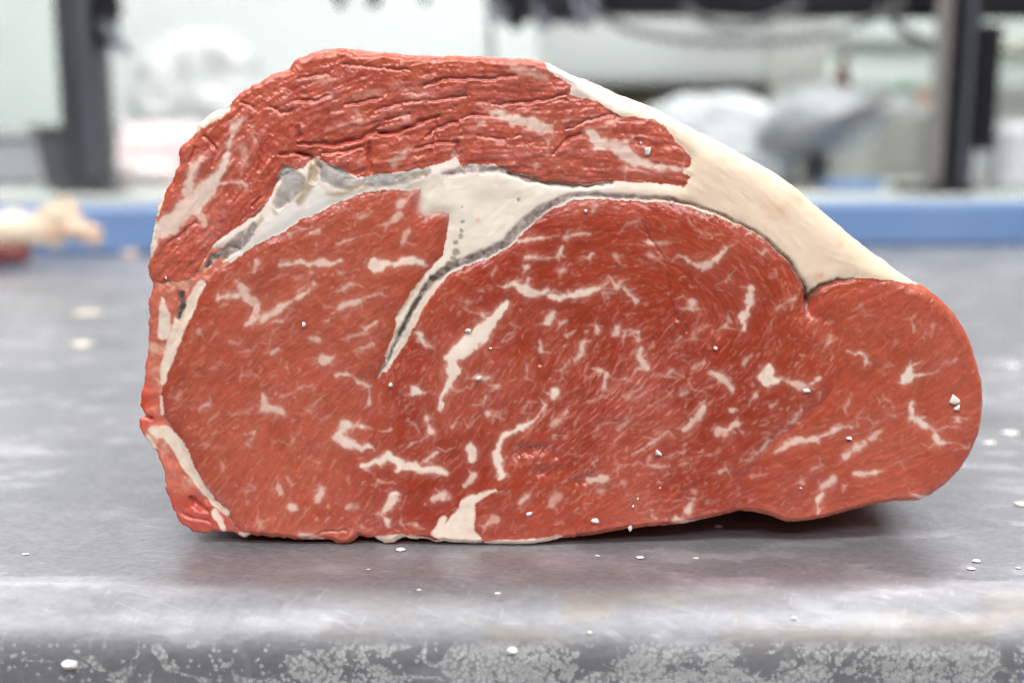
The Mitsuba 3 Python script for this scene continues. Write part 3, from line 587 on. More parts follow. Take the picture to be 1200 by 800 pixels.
col = lerp(col, C(.66, .33, .26) * np.ones(gx.shape + (3,)), halo)
col = lerp(col, fleckc, np.clip(strength ** 1.5 * (1.42 + 0.4 * (tiny - 0.5) + 0.5 * (mid2 - 0.5)), 0, 1) * (1 - 0.10 * capw))
creamc = lerp(np.broadcast_to(C(.80, .66, .55), gx.shape + (3,)), C(.74, .50, .40), np.clip((nz(10, 37) - 0.5) * 3, 0, 1) * 0.6)
col = lerp(col, creamc, np.clip(cream * (0.95 + 0.2 * (tiny - 0.5)), 0, 1))
skinc = lerp(np.broadcast_to(C(.29, .225, .21), gx.shape + (3,)), C(.47, .39, .37), np.clip((nz(4, 38, 2) - 0.5) * 4.5, 0, 1))
skinc = lerp(skinc, C(.11, .075, .065), np.clip((nz(7, 63, 2) - 0.54) * 6, 0, 1) * 0.7)
skinc = lerp(skinc, C(.56, .50, .46), np.clip((530 - gx) / 20, 0, 1) * np.clip((262 - gy) / 10, 0, 1) * np.clip((nz(10, 90, 3) - 0.5) * 5, 0, 1) * 0.6)
skinc = lerp(skinc, C(.16, .06, .045), np.clip((gx - 745) / 50, 0, 1))
skinc = lerp(skinc, C(.085, .062, .055), np.clip((532 - gx) / 20, 0, 1) * np.clip((gy - 300) / 12, 0, 1) * np.clip((nz(5, 39, 2) - 0.28) * 6, 0, 1))
skinc = lerp(skinc, C(.40, .375, .355), np.clip((530 - gx) / 20, 0, 1) * np.clip((262 - gy) / 10, 0, 1) * 0.6)
col = lerp(col, skinc, skin)
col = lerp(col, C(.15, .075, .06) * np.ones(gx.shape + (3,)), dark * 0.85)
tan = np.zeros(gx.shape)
for pts in TAN_SHADE:
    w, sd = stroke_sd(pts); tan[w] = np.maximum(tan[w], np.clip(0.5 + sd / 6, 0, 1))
col = lerp(col, C(.36, .25, .13) * np.ones(gx.shape + (3,)), tan * 0.75)  # shade of the recess laid into the colour
col = lerp(col, C(.27, .21, .14) * np.ones(gx.shape + (3,)), spot * 0.75)
for (x, y, r, k) in ((959, 323, 5, .6), (938, 233, 6, .35), (912, 247, 9, .25), (560, 257, 2.5, .7), (898, 240, 8, .2), (984, 286, 4, .3)):
    col = lerp(col, C(.68, .30, .17) * np.ones(gx.shape + (3,)), k * np.exp(-((wx - x) ** 2 + (wy - y) ** 2) / r ** 2))
col = np.clip(col, 0.004, 0.86)

# ---- relief of the cut face in pixels (1 px = 0.2 mm), positive towards the camera
fatty = np.clip((1 - lean) + strength + cream, 0, 1)
H = np.zeros(gx.shape)
for m, bulge, reach in ((m_cap, 2.5, 16), (m_left, 5.5, 30), (m_eye, 6.0, 36), (m_tip, 5.0, 45), (m_wedge | m_fat, 3.5, 16)):
    dd = np.minimum(ndi.distance_transform_edt(m) / reach, 1)
    H += bulge * np.sqrt(np.maximum(1 - (1 - dd) ** 2, 0)) * m
H = ndi.gaussian_filter(H, 2.2)
H += 10 * (nz(190, 41, 2) - 0.5) + 5 * (nz(60, 42, 2) - 0.5) + 1.0 * (nz(16, 43, 2) - 0.5)
leanh = lean * (1 - np.clip(strength * 0.8 + cream, 0, 1))
H += leanh * ((0.055 + 0.09 * sheen_zone) * np.clip(f_fine, -2.2, 2.2) + 0.075 * np.clip(f_mid, -2, 2) * (1 + 0.9 * capw) + 0.35 * (nz(4, 48, 2) - 0.5) + 0.9 * (nz(9, 49, 2) - 0.5) + capw * (1.0 * (nz(5, 60, 2) - 0.5) + 3.5 * (nz(15, 61, 2) - 0.5) + 0.5 * (nz(2.6, 64, 1) - 0.5) + 0.12 * f_mid) + 0.35 * (nz(2.1, 62, 1) - 0.5) + ndi.gaussian_filter((rng.random(gx.shape) < 0.010).astype(float), 0.9) * 2.2 * np.clip(3 * nz(30, 94, 2) - 0.9, 0, 1.2) + capw * (0.20 * f_rope - 1.2 * np.clip(-f_rope - 1.7, 0, 1)) * (0.5 + 0.9 * np.clip((650 - gx) / 300, 0, 1)))
H += (1 - leanh) * (0.5 * (nz(6, 44, 2) - 0.5) + 1.6 * (nz(24, 91, 3) - 0.5) + 0.07 * f_mid)
H += 0.10 * ndi.gaussian_filter(np.clip(strength, 0, 1), 1.5)
H -= ndi.gaussian_filter(skin * (0.6 + 1.0 * np.clip((gx - 745) / 60, 0, 1) + 0.5 * np.clip((520 - gx) / 30, 0, 1) * (gy > 300)), 1.0) * 2.2
H -= ndi.gaussian_filter(dark, 1.0) * 5.0
H -= ndi.gaussian_filter(crack * np.clip(0.35 + 1.3 * nz(10, 81, 2), 0, 1.4), 0.8) * 4.6
H += skin * 1.1 * (nz(4, 45, 2) - 0.5)
vx, vy = np.exp(-((gx - 946) / 9) ** 2), np.exp(-((gy - 352) / 16) ** 2)
H -= 7 * vx * vy
H += sidew * (5 * (nz(11, 46, 3) - 0.5)) * np.clip(1 - cream, 0.3, 1)
H -= 0.4 * spot
for x, y, a_, b_, k_ in ((614, 529, 14, 8, 4.5), (634, 525, 13, 6, 3.5), (652, 531, 8, 5, 2.5), (680, 562, 14, 8, 3.5), (640, 552, 24, 6, 2), (705, 576, 16, 7, 2), (232, 590, 12, 8, 3)):
    H -= k_ * np.exp(-((wx - x) / a_) ** 2 - ((wy - y + 0.15 * (wx - x)) / b_) ** 2) * (0.1 + 1.8 * nz(8, 72, 3))
# the rim of the face rolls back into the sides
rr = np.clip(22 * ndi.gaussian_filter(((region == 6) & (gx > 680)).astype(float), 9) + 9 + 6 * (nz(40, 47, 2) - 0.5) + 8 * np.clip((gx - 1000) / 100, 0, 1) + 5 * np.clip((200 - gx) / 30, 0, 1), 5, 34)
tt = np.clip(dout / rr, 0, 1)
H = H * np.clip(dout / 7, 0.15, 1) - rr * 0.62 * (1 - np.sqrt(np.maximum(1 - (1 - tt) ** 2, 0)))
PXM = 0.000205
vert = P(gx, gy)
edge = np.abs(dout) < 0.75
fx, fy = np.where(edge, near[..., 0], gx), np.where(edge, near[..., 1], gy)
vert = P(fx, fy)
vert[..., 1] = -H * PXM
ok = dout > -0.75
nrm = np.cross(np.gradient(vert, axis=1).reshape(-1, 3), np.gradient(vert, axis=0).reshape(-1, 3))
nrm /= np.linalg.norm(nrm, axis=1, keepdims=True) + 1e-20
nrm = np.where((nrm[:, 1] > 0)[:, None], -nrm, nrm)
vid = np.arange(NX * NY).reshape(NY, NX)
cell = ok[:-1, :-1] & ok[:-1, 1:] & ok[1:, 1:] & ok[1:, :-1]
q = np.stack([vid[:-1, :-1], vid[1:, :-1], vid[1:, 1:], vid[:-1, 1:]], -1)      # faces the camera (-y)
V, NRM, COL = vert.reshape(-1, 3), nrm, col.reshape(-1, 3)


def piece(k, mask, bsdf):
    c = q[mask & cell]
    if not len(c):
        return None
    f = np.vstack([c[:, [0, 1, 2]], c[:, [0, 2, 3]]])
    used, inv = np.unique(f, return_inverse=True)
    path = meshkit.write_ply((V[used], inv.reshape(-1, 3)), False, None, COL[used], normals=NRM[used])
    scene[k] = {'type': 'ply', 'filename': path, 'face_normals': False, 'bsdf': {'type': 'ref', 'id': bsdf}}
    return k


roast = thing('beef_roast', 'thick raw beef roast with marbled red cut face and cream fat cap on steel table', 'meat')
L = lambda a: a[:-1, :-1]
seam_main = np.zeros(gx.shape, bool)
w, sd = stroke_sd(SEAM); seam_main[w] |= sd > 0
for pts in DARKSEAM:
    w, sd = stroke_sd(pts); seam_main[w] |= sd > 0
taken = L(seam_main).copy()
piece(roast + '__silverskin_seam', taken, 'fat')
labels[roast + '__silverskin_seam'] = {'label': 'long grey brown silverskin seam curving over the eye muscle'}
for j, pts in enumerate(SKINS):
    m = np.zeros(gx.shape, bool); w, sd = stroke_sd(pts); m[w] |= sd > 0
    m = L(m) & ~taken; taken |= m
    piece(key(roast + '__silverskin_patch'), m, 'fat')
fl = L(fleck_mask) & ~taken
names = ['cap_muscle', 'left_muscle', 'eye_muscle', 'tip_muscle', 'fat_wedge', 'side_trim', 'fat_cap']
plabel = {'cap_muscle': 'ragged coarse fibred cap muscle along the top of the cut face', 'left_muscle': 'smooth marbled muscle left of the dark crack', 'eye_muscle': 'large dark red marbled eye muscle in the middle',
    'tip_muscle': 'rounded sparsely marbled muscle at the right end', 'fat_wedge': 'cream fat wedge between cap and eye muscle', 'side_trim': 'ragged pink and cream trim down the left edge', 'fat_cap': 'thick peach cream fat cap sloping down to the right'}
crm = np.zeros(gx.shape, bool)
for pts in CREAM:
    m = np.zeros(gx.shape, bool); w, sd = stroke_sd(pts); m[w] |= sd > 0
    crm |= m
finem = L(fine * lean > 0.2) & ~taken & ~fl & ~L(crm)
for r, nme in enumerate(names):
    base = L(region == r) & ~taken
    k = roast + '__' + nme
    sub = base & (fl | L(crm) | finem) if r < 4 else np.zeros_like(base)
    piece(k, base & ~sub, 'meat' if r in (0, 1, 2, 3) else 'fat')
    labels[k] = {'label': plabel[nme]}
    if r < 4:
        if piece(k + '__fine_marbling', base & finem, 'fat'):
            labels[k + '__fine_marbling'] = {'kind': 'stuff'}
        c = base & L(crm) & ~fl
        if c.sum() > 30:
            piece(k + '__cream_fat', c, 'fat')
        for i in range(len(FL)):
            y0, x0 = int(FL[i][0][0][1] - Y0), int(FL[i][0][0][0] - X0)
            m = base & fl & (L(fleck) == i)
            if m.sum() > 4:
                piece(key(k + '__fat_fleck'), m, 'fat')

# ---- the body of the roast behind the cut face
NR = 44
u = np.linspace(0, len(ring), 900, endpoint=False).astype(int)
rg = ring[u]
rin = np.array(shapely.Polygon(rg).buffer(0).centroid.coords[0])
bx = P(rg[:, 0], rg[:, 1])
nrb = np.roll(bx, -1, 0) - np.roll(bx, 1, 0)
nrb = np.stack([nrb[:, 2], 0 * nrb[:, 0], -nrb[:, 0]], 1)
nrb /= np.linalg.norm(nrb, axis=1, keepdims=True) + 1e-12
cen = bx.mean(0)
if ((bx - cen) * nrb).sum(1).mean() < 0:
    nrb = -nrb
nrb = np.stack([ndi.gaussian_filter1d(nrb[:, k], 14, mode='wrap') for k in range(3)], 1)
rimd = 0.62 * rr[np.clip(rg[:, 1].round().astype(int) - Y0, 0, NY - 1), np.clip(rg[:, 0].round().astype(int) - X0, 0, NX - 1)] * PXM
rimd = ndi.gaussian_filter1d(rimd, 3, mode='wrap')
rings, cols = [], []
ONX = bx[:, 0]
right = np.clip((rg[:, 0] - 640) / 60, 0, 1) * (rg[:, 1] < 335) * np.clip((1078 - rg[:, 0]) / 10, 0, 1)
top = ((rg[:, 0] > 560) & (rg[:, 0] < 660) & (rg[:, 1] < 90)).astype(float)
for j in range(NR):
    t = j / (NR - 1)
    y = np.maximum(rimd - 0.0006, 0.0008) * (1 - t) + 0.086 * t
    sm = np.stack([ndi.gaussian_filter1d(bx[:, k], 1 + 18 * min(t * 3, 1), mode='wrap') for k in range(3)], 1)
    shrink = -0.0006 * (t < 0.02) - 0.020 * max(0, (t - 0.62) / 0.38) ** 2.2
    bulge = 0.0022 * math.sin(min(t * 2.4, 1.6))
    pt = np.c_[sm[:, 0] * 110, y * 110, sm[:, 2] * 110]
    nn = (meshkit.fbm(pt, 4, 51) - 0.5) * 0.0035 * min(1, t * 12)
    rp = sm + nrb * (shrink + bulge + nn)[:, None]
    rp[:, 1] = y
    down = np.clip((-nrb[:, 2] - 0.35) / 0.4, 0, 1) * np.clip((t - 0.36) * 3.5, 0, 1)
    rp[:, 2] = rp[:, 2] * (1 - 0.96 * ndi.gaussian_filter1d(down, 6, mode='wrap'))
    rp[:, 2] = np.maximum(rp[:, 2], 0.0005)
    rings.append(rp)
    n2 = meshkit.fbm(pt * 0.7, 3, 52)
    base = C(.46, .09, .05) + (C(.66, .36, .25) - C(.46, .09, .05)) * np.clip((n2 - 0.5) * 4 + 0.25, 0, 1)[:, None]
    fatb = C(.80, .66, .46) + (C(.74, .50, .34) - C(.80, .66, .46)) * np.clip((n2 - 0.45) * 3, 0, 1)[:, None]
    lean_b = C(.44, .075, .04) + (C(.36, .05, .03) - C(.44, .075, .04)) * n2[:, None]
    cc = base * (1 - right[:, None]) + fatb * right[:, None]
    ln = np.clip((rg[:, 0] - 1060) / 20, 0, 1)[:, None]
    cc = cc * (1 - ln) + lean_b * ln
    cc = cc * (1 - top[:, None]) + C(.50, .30, .29) * top[:, None]
    cols.append(cc)
bv, bc = np.vstack(rings), np.vstack(cols)
n9 = len(u)
bf = []
ii = np.arange(n9); i2 = (ii + 1) % n9
for j in range(NR - 1):
    a = j * n9
    bf.append(np.stack([a + ii, a + i2, a + i2 + n9, a + ii + n9], 1))
bf = np.vstack(bf)
cap_c = len(bv)
bv = np.vstack([bv, rings[-1].mean(0)[None] + [[0, 0.004, 0]]]); bc = np.vstack([bc, [[.40, .06, .04]]])
bft = np.vstack([bf[:, [0, 1, 2]], bf[:, [0, 2, 3]], np.stack([(NR - 1) * n9 + ii, (NR - 1) * n9 + i2, ii * 0 + cap_c], 1)])
bm = trimesh.Trimesh(bv, bft, process=False)
if bm.volume < 0:
    bft = bft[:, ::-1]
scene[roast + '__body'] = mikit.ply((bv, bft), 'meat', smooth=True, color=np.clip(bc, 0, .86))

# ------------------------------------------------------------------ crumbs stuck to the cut face
def surf(px, py):
    return vert[int(round(py)) - Y0, int(round(px)) - X0]


def chip(c, w, h, d, seed, amp=0.3):
    g_ = np.random.default_rng(seed)
    a_ = np.sort(g_.uniform(0, 2 * np.pi, 9)); r_ = g_.uniform(0.55, 1.0, 9)
    o_ = np.stack([np.cos(a_) * r_ * w / 2, 0 * a_, np.sin(a_) * r_ * h / 2], 1)
    i_ = o_ * g_.uniform(0.35, 0.8, (9, 1)) + [0, -d * 0.5, 0] * g_.uniform(0.6, 1.0, (9, 1))
    m = trimesh.convex.convex_hull(np.vstack([o_ + [0, d * 0.3, 0], o_, i_]))
    m.apply_translation(c)
    return m


def face_crumb(px, py, w, h, label, seed, mat='crumb_white', group=None, amp=0.5):
    c = surf(px, py) + [0, -0.0003, 0]
    k = obj('white_crumb', chip(c, w * PXM, h * PXM, 0.0006 if max(w, h) < 8 else 0.0011, seed, amp), mat, smooth=50)
    return tag(k, label, 'crumb', group)


for i, (x, y, w, h, lab) in enumerate([
    (1116, 467, 17, 14, 'largest bright white chip on the right end of the cut face, upper part'), (771, 529, 11, 11, 'round white crumb low on the right half of the eye muscle'), (697, 607, 13, 8, 'oval white crumb near the bottom edge under the eye muscle'),
    (357, 380, 9, 8, 'small white crumb in the middle of the left muscle'), (759, 177, 12, 14, 'glassy white chip on the right end of the cap muscle, largest of its cluster'), (943, 456, 13, 8, 'white crumb beside the white fleck above the centre of the right half'),
    (993, 513, 11, 7, 'white crumb on the lower right part of the face beside a pale streak'), (620, 599, 9, 7, 'white crumb above the cream rim at the bottom of the face'), (549, 387, 9, 8, 'little bead at the upper left edge of the biggest fat fleck'),
    (562, 442, 9, 6, 'white crumb just right of the lower end of the biggest fat fleck'), (458, 450, 7, 8, 'white crumb at the lower end of the dark crack'), (738, 617, 8, 12, 'white crumb on the very bottom edge of the face, lowest of a short row'), (837, 407, 6, 6, 'bright bead in the upper right of the eye muscle')]):
    face_crumb(x, y, w, h, lab, 100 + i)
face_crumb(1119, 476, 8, 12, 'narrow lower half of the bright white chip at the right end', 131)
for i, (x, y, lab) in enumerate([(747, 582, 'tiny white crumb at the top of the short row near the bottom edge'), (741, 591, 'tiny white crumb in the middle of the short row near the bottom edge'), (773, 570, 'tiny white crumb just up and right of the short row near the bottom edge'),
    (751, 168, 'tiny white crumb up and left of the glassy chip on the cap muscle'), (937, 570, 'tiny white crumb low on the right part of the face'), (575, 407, 'tiny white crumb on the right edge of the biggest fat fleck'),
    (686, 247, 'tiny white crumb at the top of the eye muscle under the curved seam'), (196, 325, 'tiny white crumb at the left end of the cap muscle near the left rim')]):
    face_crumb(x, y, rng.uniform(2.5, 5), rng.uniform(2.5, 5.5), lab, 200 + i)

# ------------------------------------------------------------------ scraps and crumbs on the table
def table_crumb(px, py, w, d, h, label, seed, mat='crumb_cream', name='fat_scrap', group=None):
    c = G(px, py) + [0, 0, h * 0.15]
    k = obj(name, blob(c, (w / 2, d / 2, h / 2), amp=0.3, freq=1.3, seed=seed, sub=2, floor=0.0003), mat, smooth=True)
    return tag(k, label, 'scrap' if name == 'fat_scrap' else 'crumb', group)


table_crumb(103, 368, 0.017, 0.012, 0.003, 'pale fat scrap lying flat left of the roast, nearer of two big ones', 301)
table_crumb(97, 405, 0.010, 0.010, 0.003, 'small cream scrap on the table below the pale flat scrap left of the roast', 302)
table_crumb(153, 299, 0.018, 0.012, 0.008, 'pink scrap in front of the blue board left of the roast', 304, 'pink_fat')
for i, (x, y, s, lab) in enumerate([(1160, 520, .004, 'white scrap right of the roast end, farther left of a pair'), (1184, 508, .006, 'larger white smear of fat near the right frame edge'), (1196, 592, .004, 'yellowish crumb at the right frame edge level with the roast base'), (1187, 430, .006, 'pale blurred scrap right of the roast tip, upper one'), (1144, 658, .0022, 'white crumb on the table front right, upper of two'), (1138, 667, .002, 'white crumb on the table front right, lower of two'), (30, 650, .0016, 'white crumb at the left on the table front'), (470, 645, .0024, 'thin white shaving below the notched bottom edge of the roast'), (750, 654, .002, 'small white crumb in front of the roast, right of centre'), (583, 696, .0014, 'tiny crumb near the rolled edge, centre'), (842, 618, .0025, 'white crumb under the roast edge right of centre')]):
    table_crumb(x, y, s, s * 0.8, min(s * 0.5, 0.0015), lab, 320 + i, 'crumb_white' if i != 2 else 'crumb_cream', 'table_crumb')
for i, (x, y, lab) in enumerate([(432, 668, 'tiny white crumb on the table in front of the left half of the roast'), (491, 692, 'tiny white crumb close to the rolled edge left of centre'), (700, 652, 'tiny white crumb on the table in front of the roast just right of centre'),
    (815, 655, 'tiny white crumb on the table below the right half of the roast'), (1193, 666, 'tiny white crumb on the table front at the right frame edge'), (1180, 462, 'tiny white crumb on the table right of the roast tip, lower one')]):
    s = rng.uniform(0.0005, 0.0012)
    table_crumb(x, y, s * 1.3, s, s * 0.5, lab, 350 + i, 'crumb_white', 'table_crumb')


def edge_crumb(px, py, w, label, seed, mat='crumb_white'):
    # on the rolled edge: march along the viewing ray to the roll
    u_, v_ = (px - 600) / FPX, (400 - py) / FPX
    d_ = np.array([u_, CP + v_ * SP, v_ * CP - SP]); o_ = np.array([0, -DIST, EYE])
    for t_ in np.linspace(0.15, 0.3, 3000):
        p_ = o_ + d_ * t_
        if (p_[1] > YE and p_[2] < 0) or (p_[1] <= YE and p_[2] > -R and math.hypot(p_[1] - YE, p_[2] + R) < R) or (p_[2] <= -R and p_[1] > YE - R):
            break
    k = obj('table_crumb', blob(p_, (w / 2, w / 2.6, w / 3), amp=0.3, seed=seed, sub=2), mat, smooth=True)
    tag(k, label, 'crumb')


edge_crumb(82, 778, 0.0036, 'bright white lump on the rolled front edge at the far left', 380)
edge_crumb(930, 724, 0.0016, 'glinting white crumb on the rolled edge right of centre', 381)
edge_crumb(600, 762, 0.0026, 'chalky white lump on the front edge below the middle of the roast', 382)
edge_crumb(691, 741, 0.0012, 'little cream crumb on the rolled edge just right of centre', 383, 'crumb_cream')

# ------------------------------------------------------------------ meat piece at the back left of the table
YB = 0.66
def hull(*balls):
    return trimesh.convex.convex_hull(np.vstack([trimesh.creation.icosphere(subdivisions=2, radius=r).vertices + np.asarray(c) for c, r in balls]))
def rough(m, amp, seed, n=2):
    for _ in range(n):
        m = m.subdivide()
    v = np.array(m.vertices)
    nn = meshkit.fbm(v * 60, 3, seed) - 0.5
    v = v + m.vertex_normals * (nn * amp)[:, None]
    return trimesh.Trimesh(v, m.faces, process=False)
bn = thing('bone_scrap', 'pale raw bone end with fat and dark red underside at back left of table', 'meat scrap')
a0, a1, a2, a3, a4 = P(-60, 276, YB), P(10, 276, YB), P(58, 266, YB), P(78, 250, YB), P(106, 274, YB)
obj('fatty_skin', rough(cat(hull((a0, .026), (a1, .020)), hull((a1, .019), (a2 + [0, 0, -.002], .016)), hull((a2, .014), (P(70, 262, YB), .012))), .022, 5), 'pale_fat', bn, smooth=True)
obj('bone_end', rough(cat(hull((P(62, 268, YB), .013), (a3, .009)), hull((a3, .009), (P(74, 238, YB), .0045)), hull((P(70, 262, YB), .011), (a4, .009)), hull((a4, .009), (P(113, 280, YB), .005))), .014, 6), 'pink_fat', bn, smooth=True)
m = rough(hull((P(-60, 303, YB - .02), .008), (P(24, 299, YB - .014), .006), (P(-20, 298, YB), .010)), .012, 7); m.vertices[:, 2] = np.maximum(m.vertices[:, 2], .0006)
obj('red_flesh', m, 'raw_red', bn, smooth=True)

# ------------------------------------------------------------------ blue board along the back of the table, bench behind it
bl, br = P(-150, 240, 0.76), P(1400, 236, 0.92)
def bar(pa, pb, z0, z1, thick, r=0.004):
    pa, pb = np.asarray(pa, float), np.asarray(pb, float)
    d_ = pb - pa; Ln = math.hypot(d_[0], d_[1])
    m = rbox(0, Ln, 0, thick, z0, z1, r)
    a_ = math.atan2(d_[1], d_[0])
    m.apply_transform(trimesh.transformations.rotation_matrix(a_, [0, 0, 1])); m.apply_translation([pa[0], pa[1], 0])
    return m
k = obj('blue_board', bar(bl, br, 0.0006, 0.0465, 0.022), 'blue_plastic', smooth=30); tag(k, 'long blue plastic board standing along the back of the steel table', 'board')
BZ = 0.040
bench = thing('back_bench', 'pale steel bench behind the blue board, carrying the machine and boxes', 'bench')
obj('worktop', rbox(-1.9, 1.9, 1.25, 2.35, BZ - 0.04, BZ, 0.006), 'bench_top', bench)
for sx in (-1.8, 1.8):
    for yy in (1.3, 2.3):
        c = trimesh.creation.cylinder(0.025, BZ - 0.04 - FLOOR, sections=20); c.apply_translation([sx, yy, (BZ - 0.04 + FLOOR) / 2])
        obj('leg', c, 'leg_steel', bench, smooth=40)


def bxp(x0, x1, py0, py1, y, depth, r=0.006, z0=None, z1=None):
    """A box whose front face spans these pixels at distance plane y."""
    a_, b_ = P(x0, py1, y), P(x1, py0, y)
    xa, xb = P(x0, (py0 + py1) / 2, y)[0], P(x1, (py0 + py1) / 2, y)[0]
    return rbox(xa, xb, y, y + depth, a_[2] if z0 is None else z0, b_[2] if z1 is None else z1, r)


# ---- left of the roast
pl_ = thing('rack_post', 'dark grey upright steel post at the left behind the bench front', 'post')
xa = P(92, 110, 1.30)[0]
obj('upright', rbox(xa - .029, xa + .028, 1.30, 1.36, BZ, 1.50, .006), 'dark_post', pl_)
obj('base_plate', rbox(xa - .040, xa + .040, 1.292, 1.370, BZ + .0005, BZ + .010, .003), 'dark_post', pl_)
obj('reflection_strip', rbox(xa + .006, xa + .022, 1.2955, 1.2995, BZ + .02, 1.48, .001), 'slate_metal', pl_)  # lighter strip standing in for the reflection on the post
br_ = thing('wall_bracket', 'small black bracket with a drooping handle at the top of the left post', 'bracket')
obj('plate', bxp(104, 124, -20, 52, 1.292, .05, .004), 'black_rubber', br_)
obj('handle', tube([P(121, 30, 1.28), P(131, 42, 1.27), P(140, 52, 1.27), P(150, 62, 1.27)], [.008, .009, .008, .006]), 'slate_metal', br_, smooth=True)
obj('hook', tube([P(122, 0, 1.28), P(133, -4, 1.27), P(137, 14, 1.27), P(130, 22, 1.27)], .006), 'black_rubber', br_, smooth=True)
k = thing('grey_crate', 'light grey plastic crate on the bench at the far left', 'crate')
obj('shell', bxp(-90, 52, 160, 240, 1.62, .30, .012, z0=BZ), 'light_grey_plastic', k)
obj('rim', bxp(-94, 56, 154, 162, 1.61, .32, .006), 'light_grey_plastic', k)
b_ = thing('dark_bin', 'dark grey tapered bin beside the left post', 'bin')
xl, xr = P(40, 190, 1.42)[0], P(90, 190, 1.42)[0]
z1_ = P(40, 155, 1.42)[2]
mm = rbox(xl, xr + .02, 1.42, 1.55, BZ, z1_, .005); vv = np.array(mm.vertices); tz = (vv[:, 2] - BZ) / (z1_ - BZ); vv[:, 0] += (1 - tz) * np.where(vv[:, 0] < (xl + xr) / 2, .014, -.014); mm.vertices = vv
obj('shell', mm, 'bin_grey', b_)
obj('rim', rbox(xl - .006, xr + .026, 1.413, 1.557, z1_, z1_ + .010, .003), 'bin_grey', b_)
c = P(235, 105, 2.1)
k = obj('plastic_bag', blob([c[0], 2.1, c[2] - .03], (.115, .09, .125), .32, 1.7, 61, 5, True), 'bag_faint', smooth=True); tag(k, 'large crumpled clear plastic bag behind the upper left of the roast', 'bag')
c = P(190, 195, 1.75)
k = obj('wrapped_meat', blob([c[0], 1.75, BZ + .045], (.13, .09, .070), .22, 1.6, 62, 5, False, BZ), 'pink_wrap', smooth=True); tag(k, 'pinkish white wrapped meat heap on the bench left of the roast', 'package')
k = obj('wrapped_meat', blob([P(150, 210, 1.62)[0], 1.62, BZ + .02], (.085, .06, .030), .2, 1.6, 63, 5, False, BZ), 'pink_wrap', smooth=True); tag(k, 'low white wrapped package in front of the pinkish heap', 'package')

# ---- overhead: black rail with things hanging from it
zr = P(600, 2, 1.45)[2]
k = thing('overhead_rack', 'black overhead rack running along the top of the picture right of centre', 'rack')
xa, xb = P(575, 0, 1.45)[0], P(1420, 0, 1.45)[0]
zr = zr - .006
obj('beam', rbox(xa, xb, 1.45, 1.50, zr - .012, zr + .05, .006), 'black_rubber', k)
obj('added_dark_panel', rbox(P(590, 0, 1.73)[0], P(1420, 0, 1.73)[0], 1.72, 1.738, P(600, -10, 1.73)[2], P(600, -10, 1.73)[2] + .30, .004), 'dark_post', k)  # unseen panel, added so the right of the table reflects something dark
for x in (600, 880, 1300):
    obj('added_arm', rbox(P(x, 0, 1.6)[0] - .012, P(x, 0, 1.6)[0] + .012, 1.501, 1.719, P(600, -10, 1.73)[2] + .004, P(600, -10, 1.73)[2] + .03, .003), 'dark_post', k)  # added only to tie the unseen panel to the beam
obj('lower_lip', rbox(P(860, 0, 1.45)[0], xb, 1.438, 1.449, zr - .020, zr + .01, .003), 'black_rubber', k)
for i, (x, yb, wd, nm, lab) in enumerate([(398, 10, 16, 'hanging_hook', 'black hook hanging at the top, leftmost of the pair above the roast'), (437, 9, 18, 'hanging_hook', 'black hook hanging at the top, right one of the pair above the roast'), (497, 5, 14, 'hanging_hook', 'small dark hook at the top just left of the picture centre')]):
    p_ = P(x, yb, 1.46); h_ = wd * 1.72 / FPX / 2
    kk = thing(nm, lab, 'hook')
    obj('shank', tube([p_ + [0, 0, .40], p_ + [0, 0, .10], p_ + [0, 0, .01]], h_ * .8), 'black_rubber', kk, smooth=True)
    obj('tip', tube([p_ + [0, 0, .014], p_ + [h_ * .4, -.012, .006], p_ + [h_ * .9, -.020, .012]], [h_ * .8, h_ * .7, h_ * .5]), 'black_rubber', kk, smooth=True)
k = thing('black_bundle', 'dark bundle of rubber hose draped over the rail above the roast', 'hose')
for j in range(7):
    x = 588 + j * 16
    lo = 18 + 13 * math.sin(j * 1.3 + .5) ** 2
    obj('loop', tube([P(x - 9, -30, 1.43), P(x - 6, lo * .6, 1.425 - .004 * j), P(x, lo, 1.42 - .004 * j), P(x + 8, lo * .5, 1.425 - .004 * j), P(x + 12, -30, 1.43)], .0085), 'black_rubber' if j % 3 else 'slate_metal', k, smooth=True)
obj('folded_middle', blob(P(640, -4, 1.44), (.085, .03, .030), .3, 1.6, 71, 4), 'black_rubber', k, smooth=True)
k = obj('steel_rod', tube([P(574, -20, 1.62), P(574, 30, 1.62), P(576, 75, 1.62), P(576, 200, 1.62)], .007), 'light_grey_plastic', smooth=True); tag(k, 'thin grey rod standing behind the middle of the roast top', 'rod')
for pts, r_, lab in (([(690, 8), (730, 32), (790, 46), (870, 50), (950, 44), (1020, 24), (1060, 4)], .0055, 'grey cable sagging across the white machine, longest and lowest loop'), ([(800, 8), (835, 28), (862, 32), (905, 22), (940, 6)], .0060, 'short grey cable loop under the rail over the white machine'), ([(1030, 8), (1062, 38), (1100, 52), (1132, 40), (1150, 10)], .0060, 'dark cable loop beside the right post')):
    k = obj('hanging_cable', tube([P(x, y, 1.42) for x, y in pts], r_), 'cable_grey', smooth=True); tag(k, lab, 'cable')

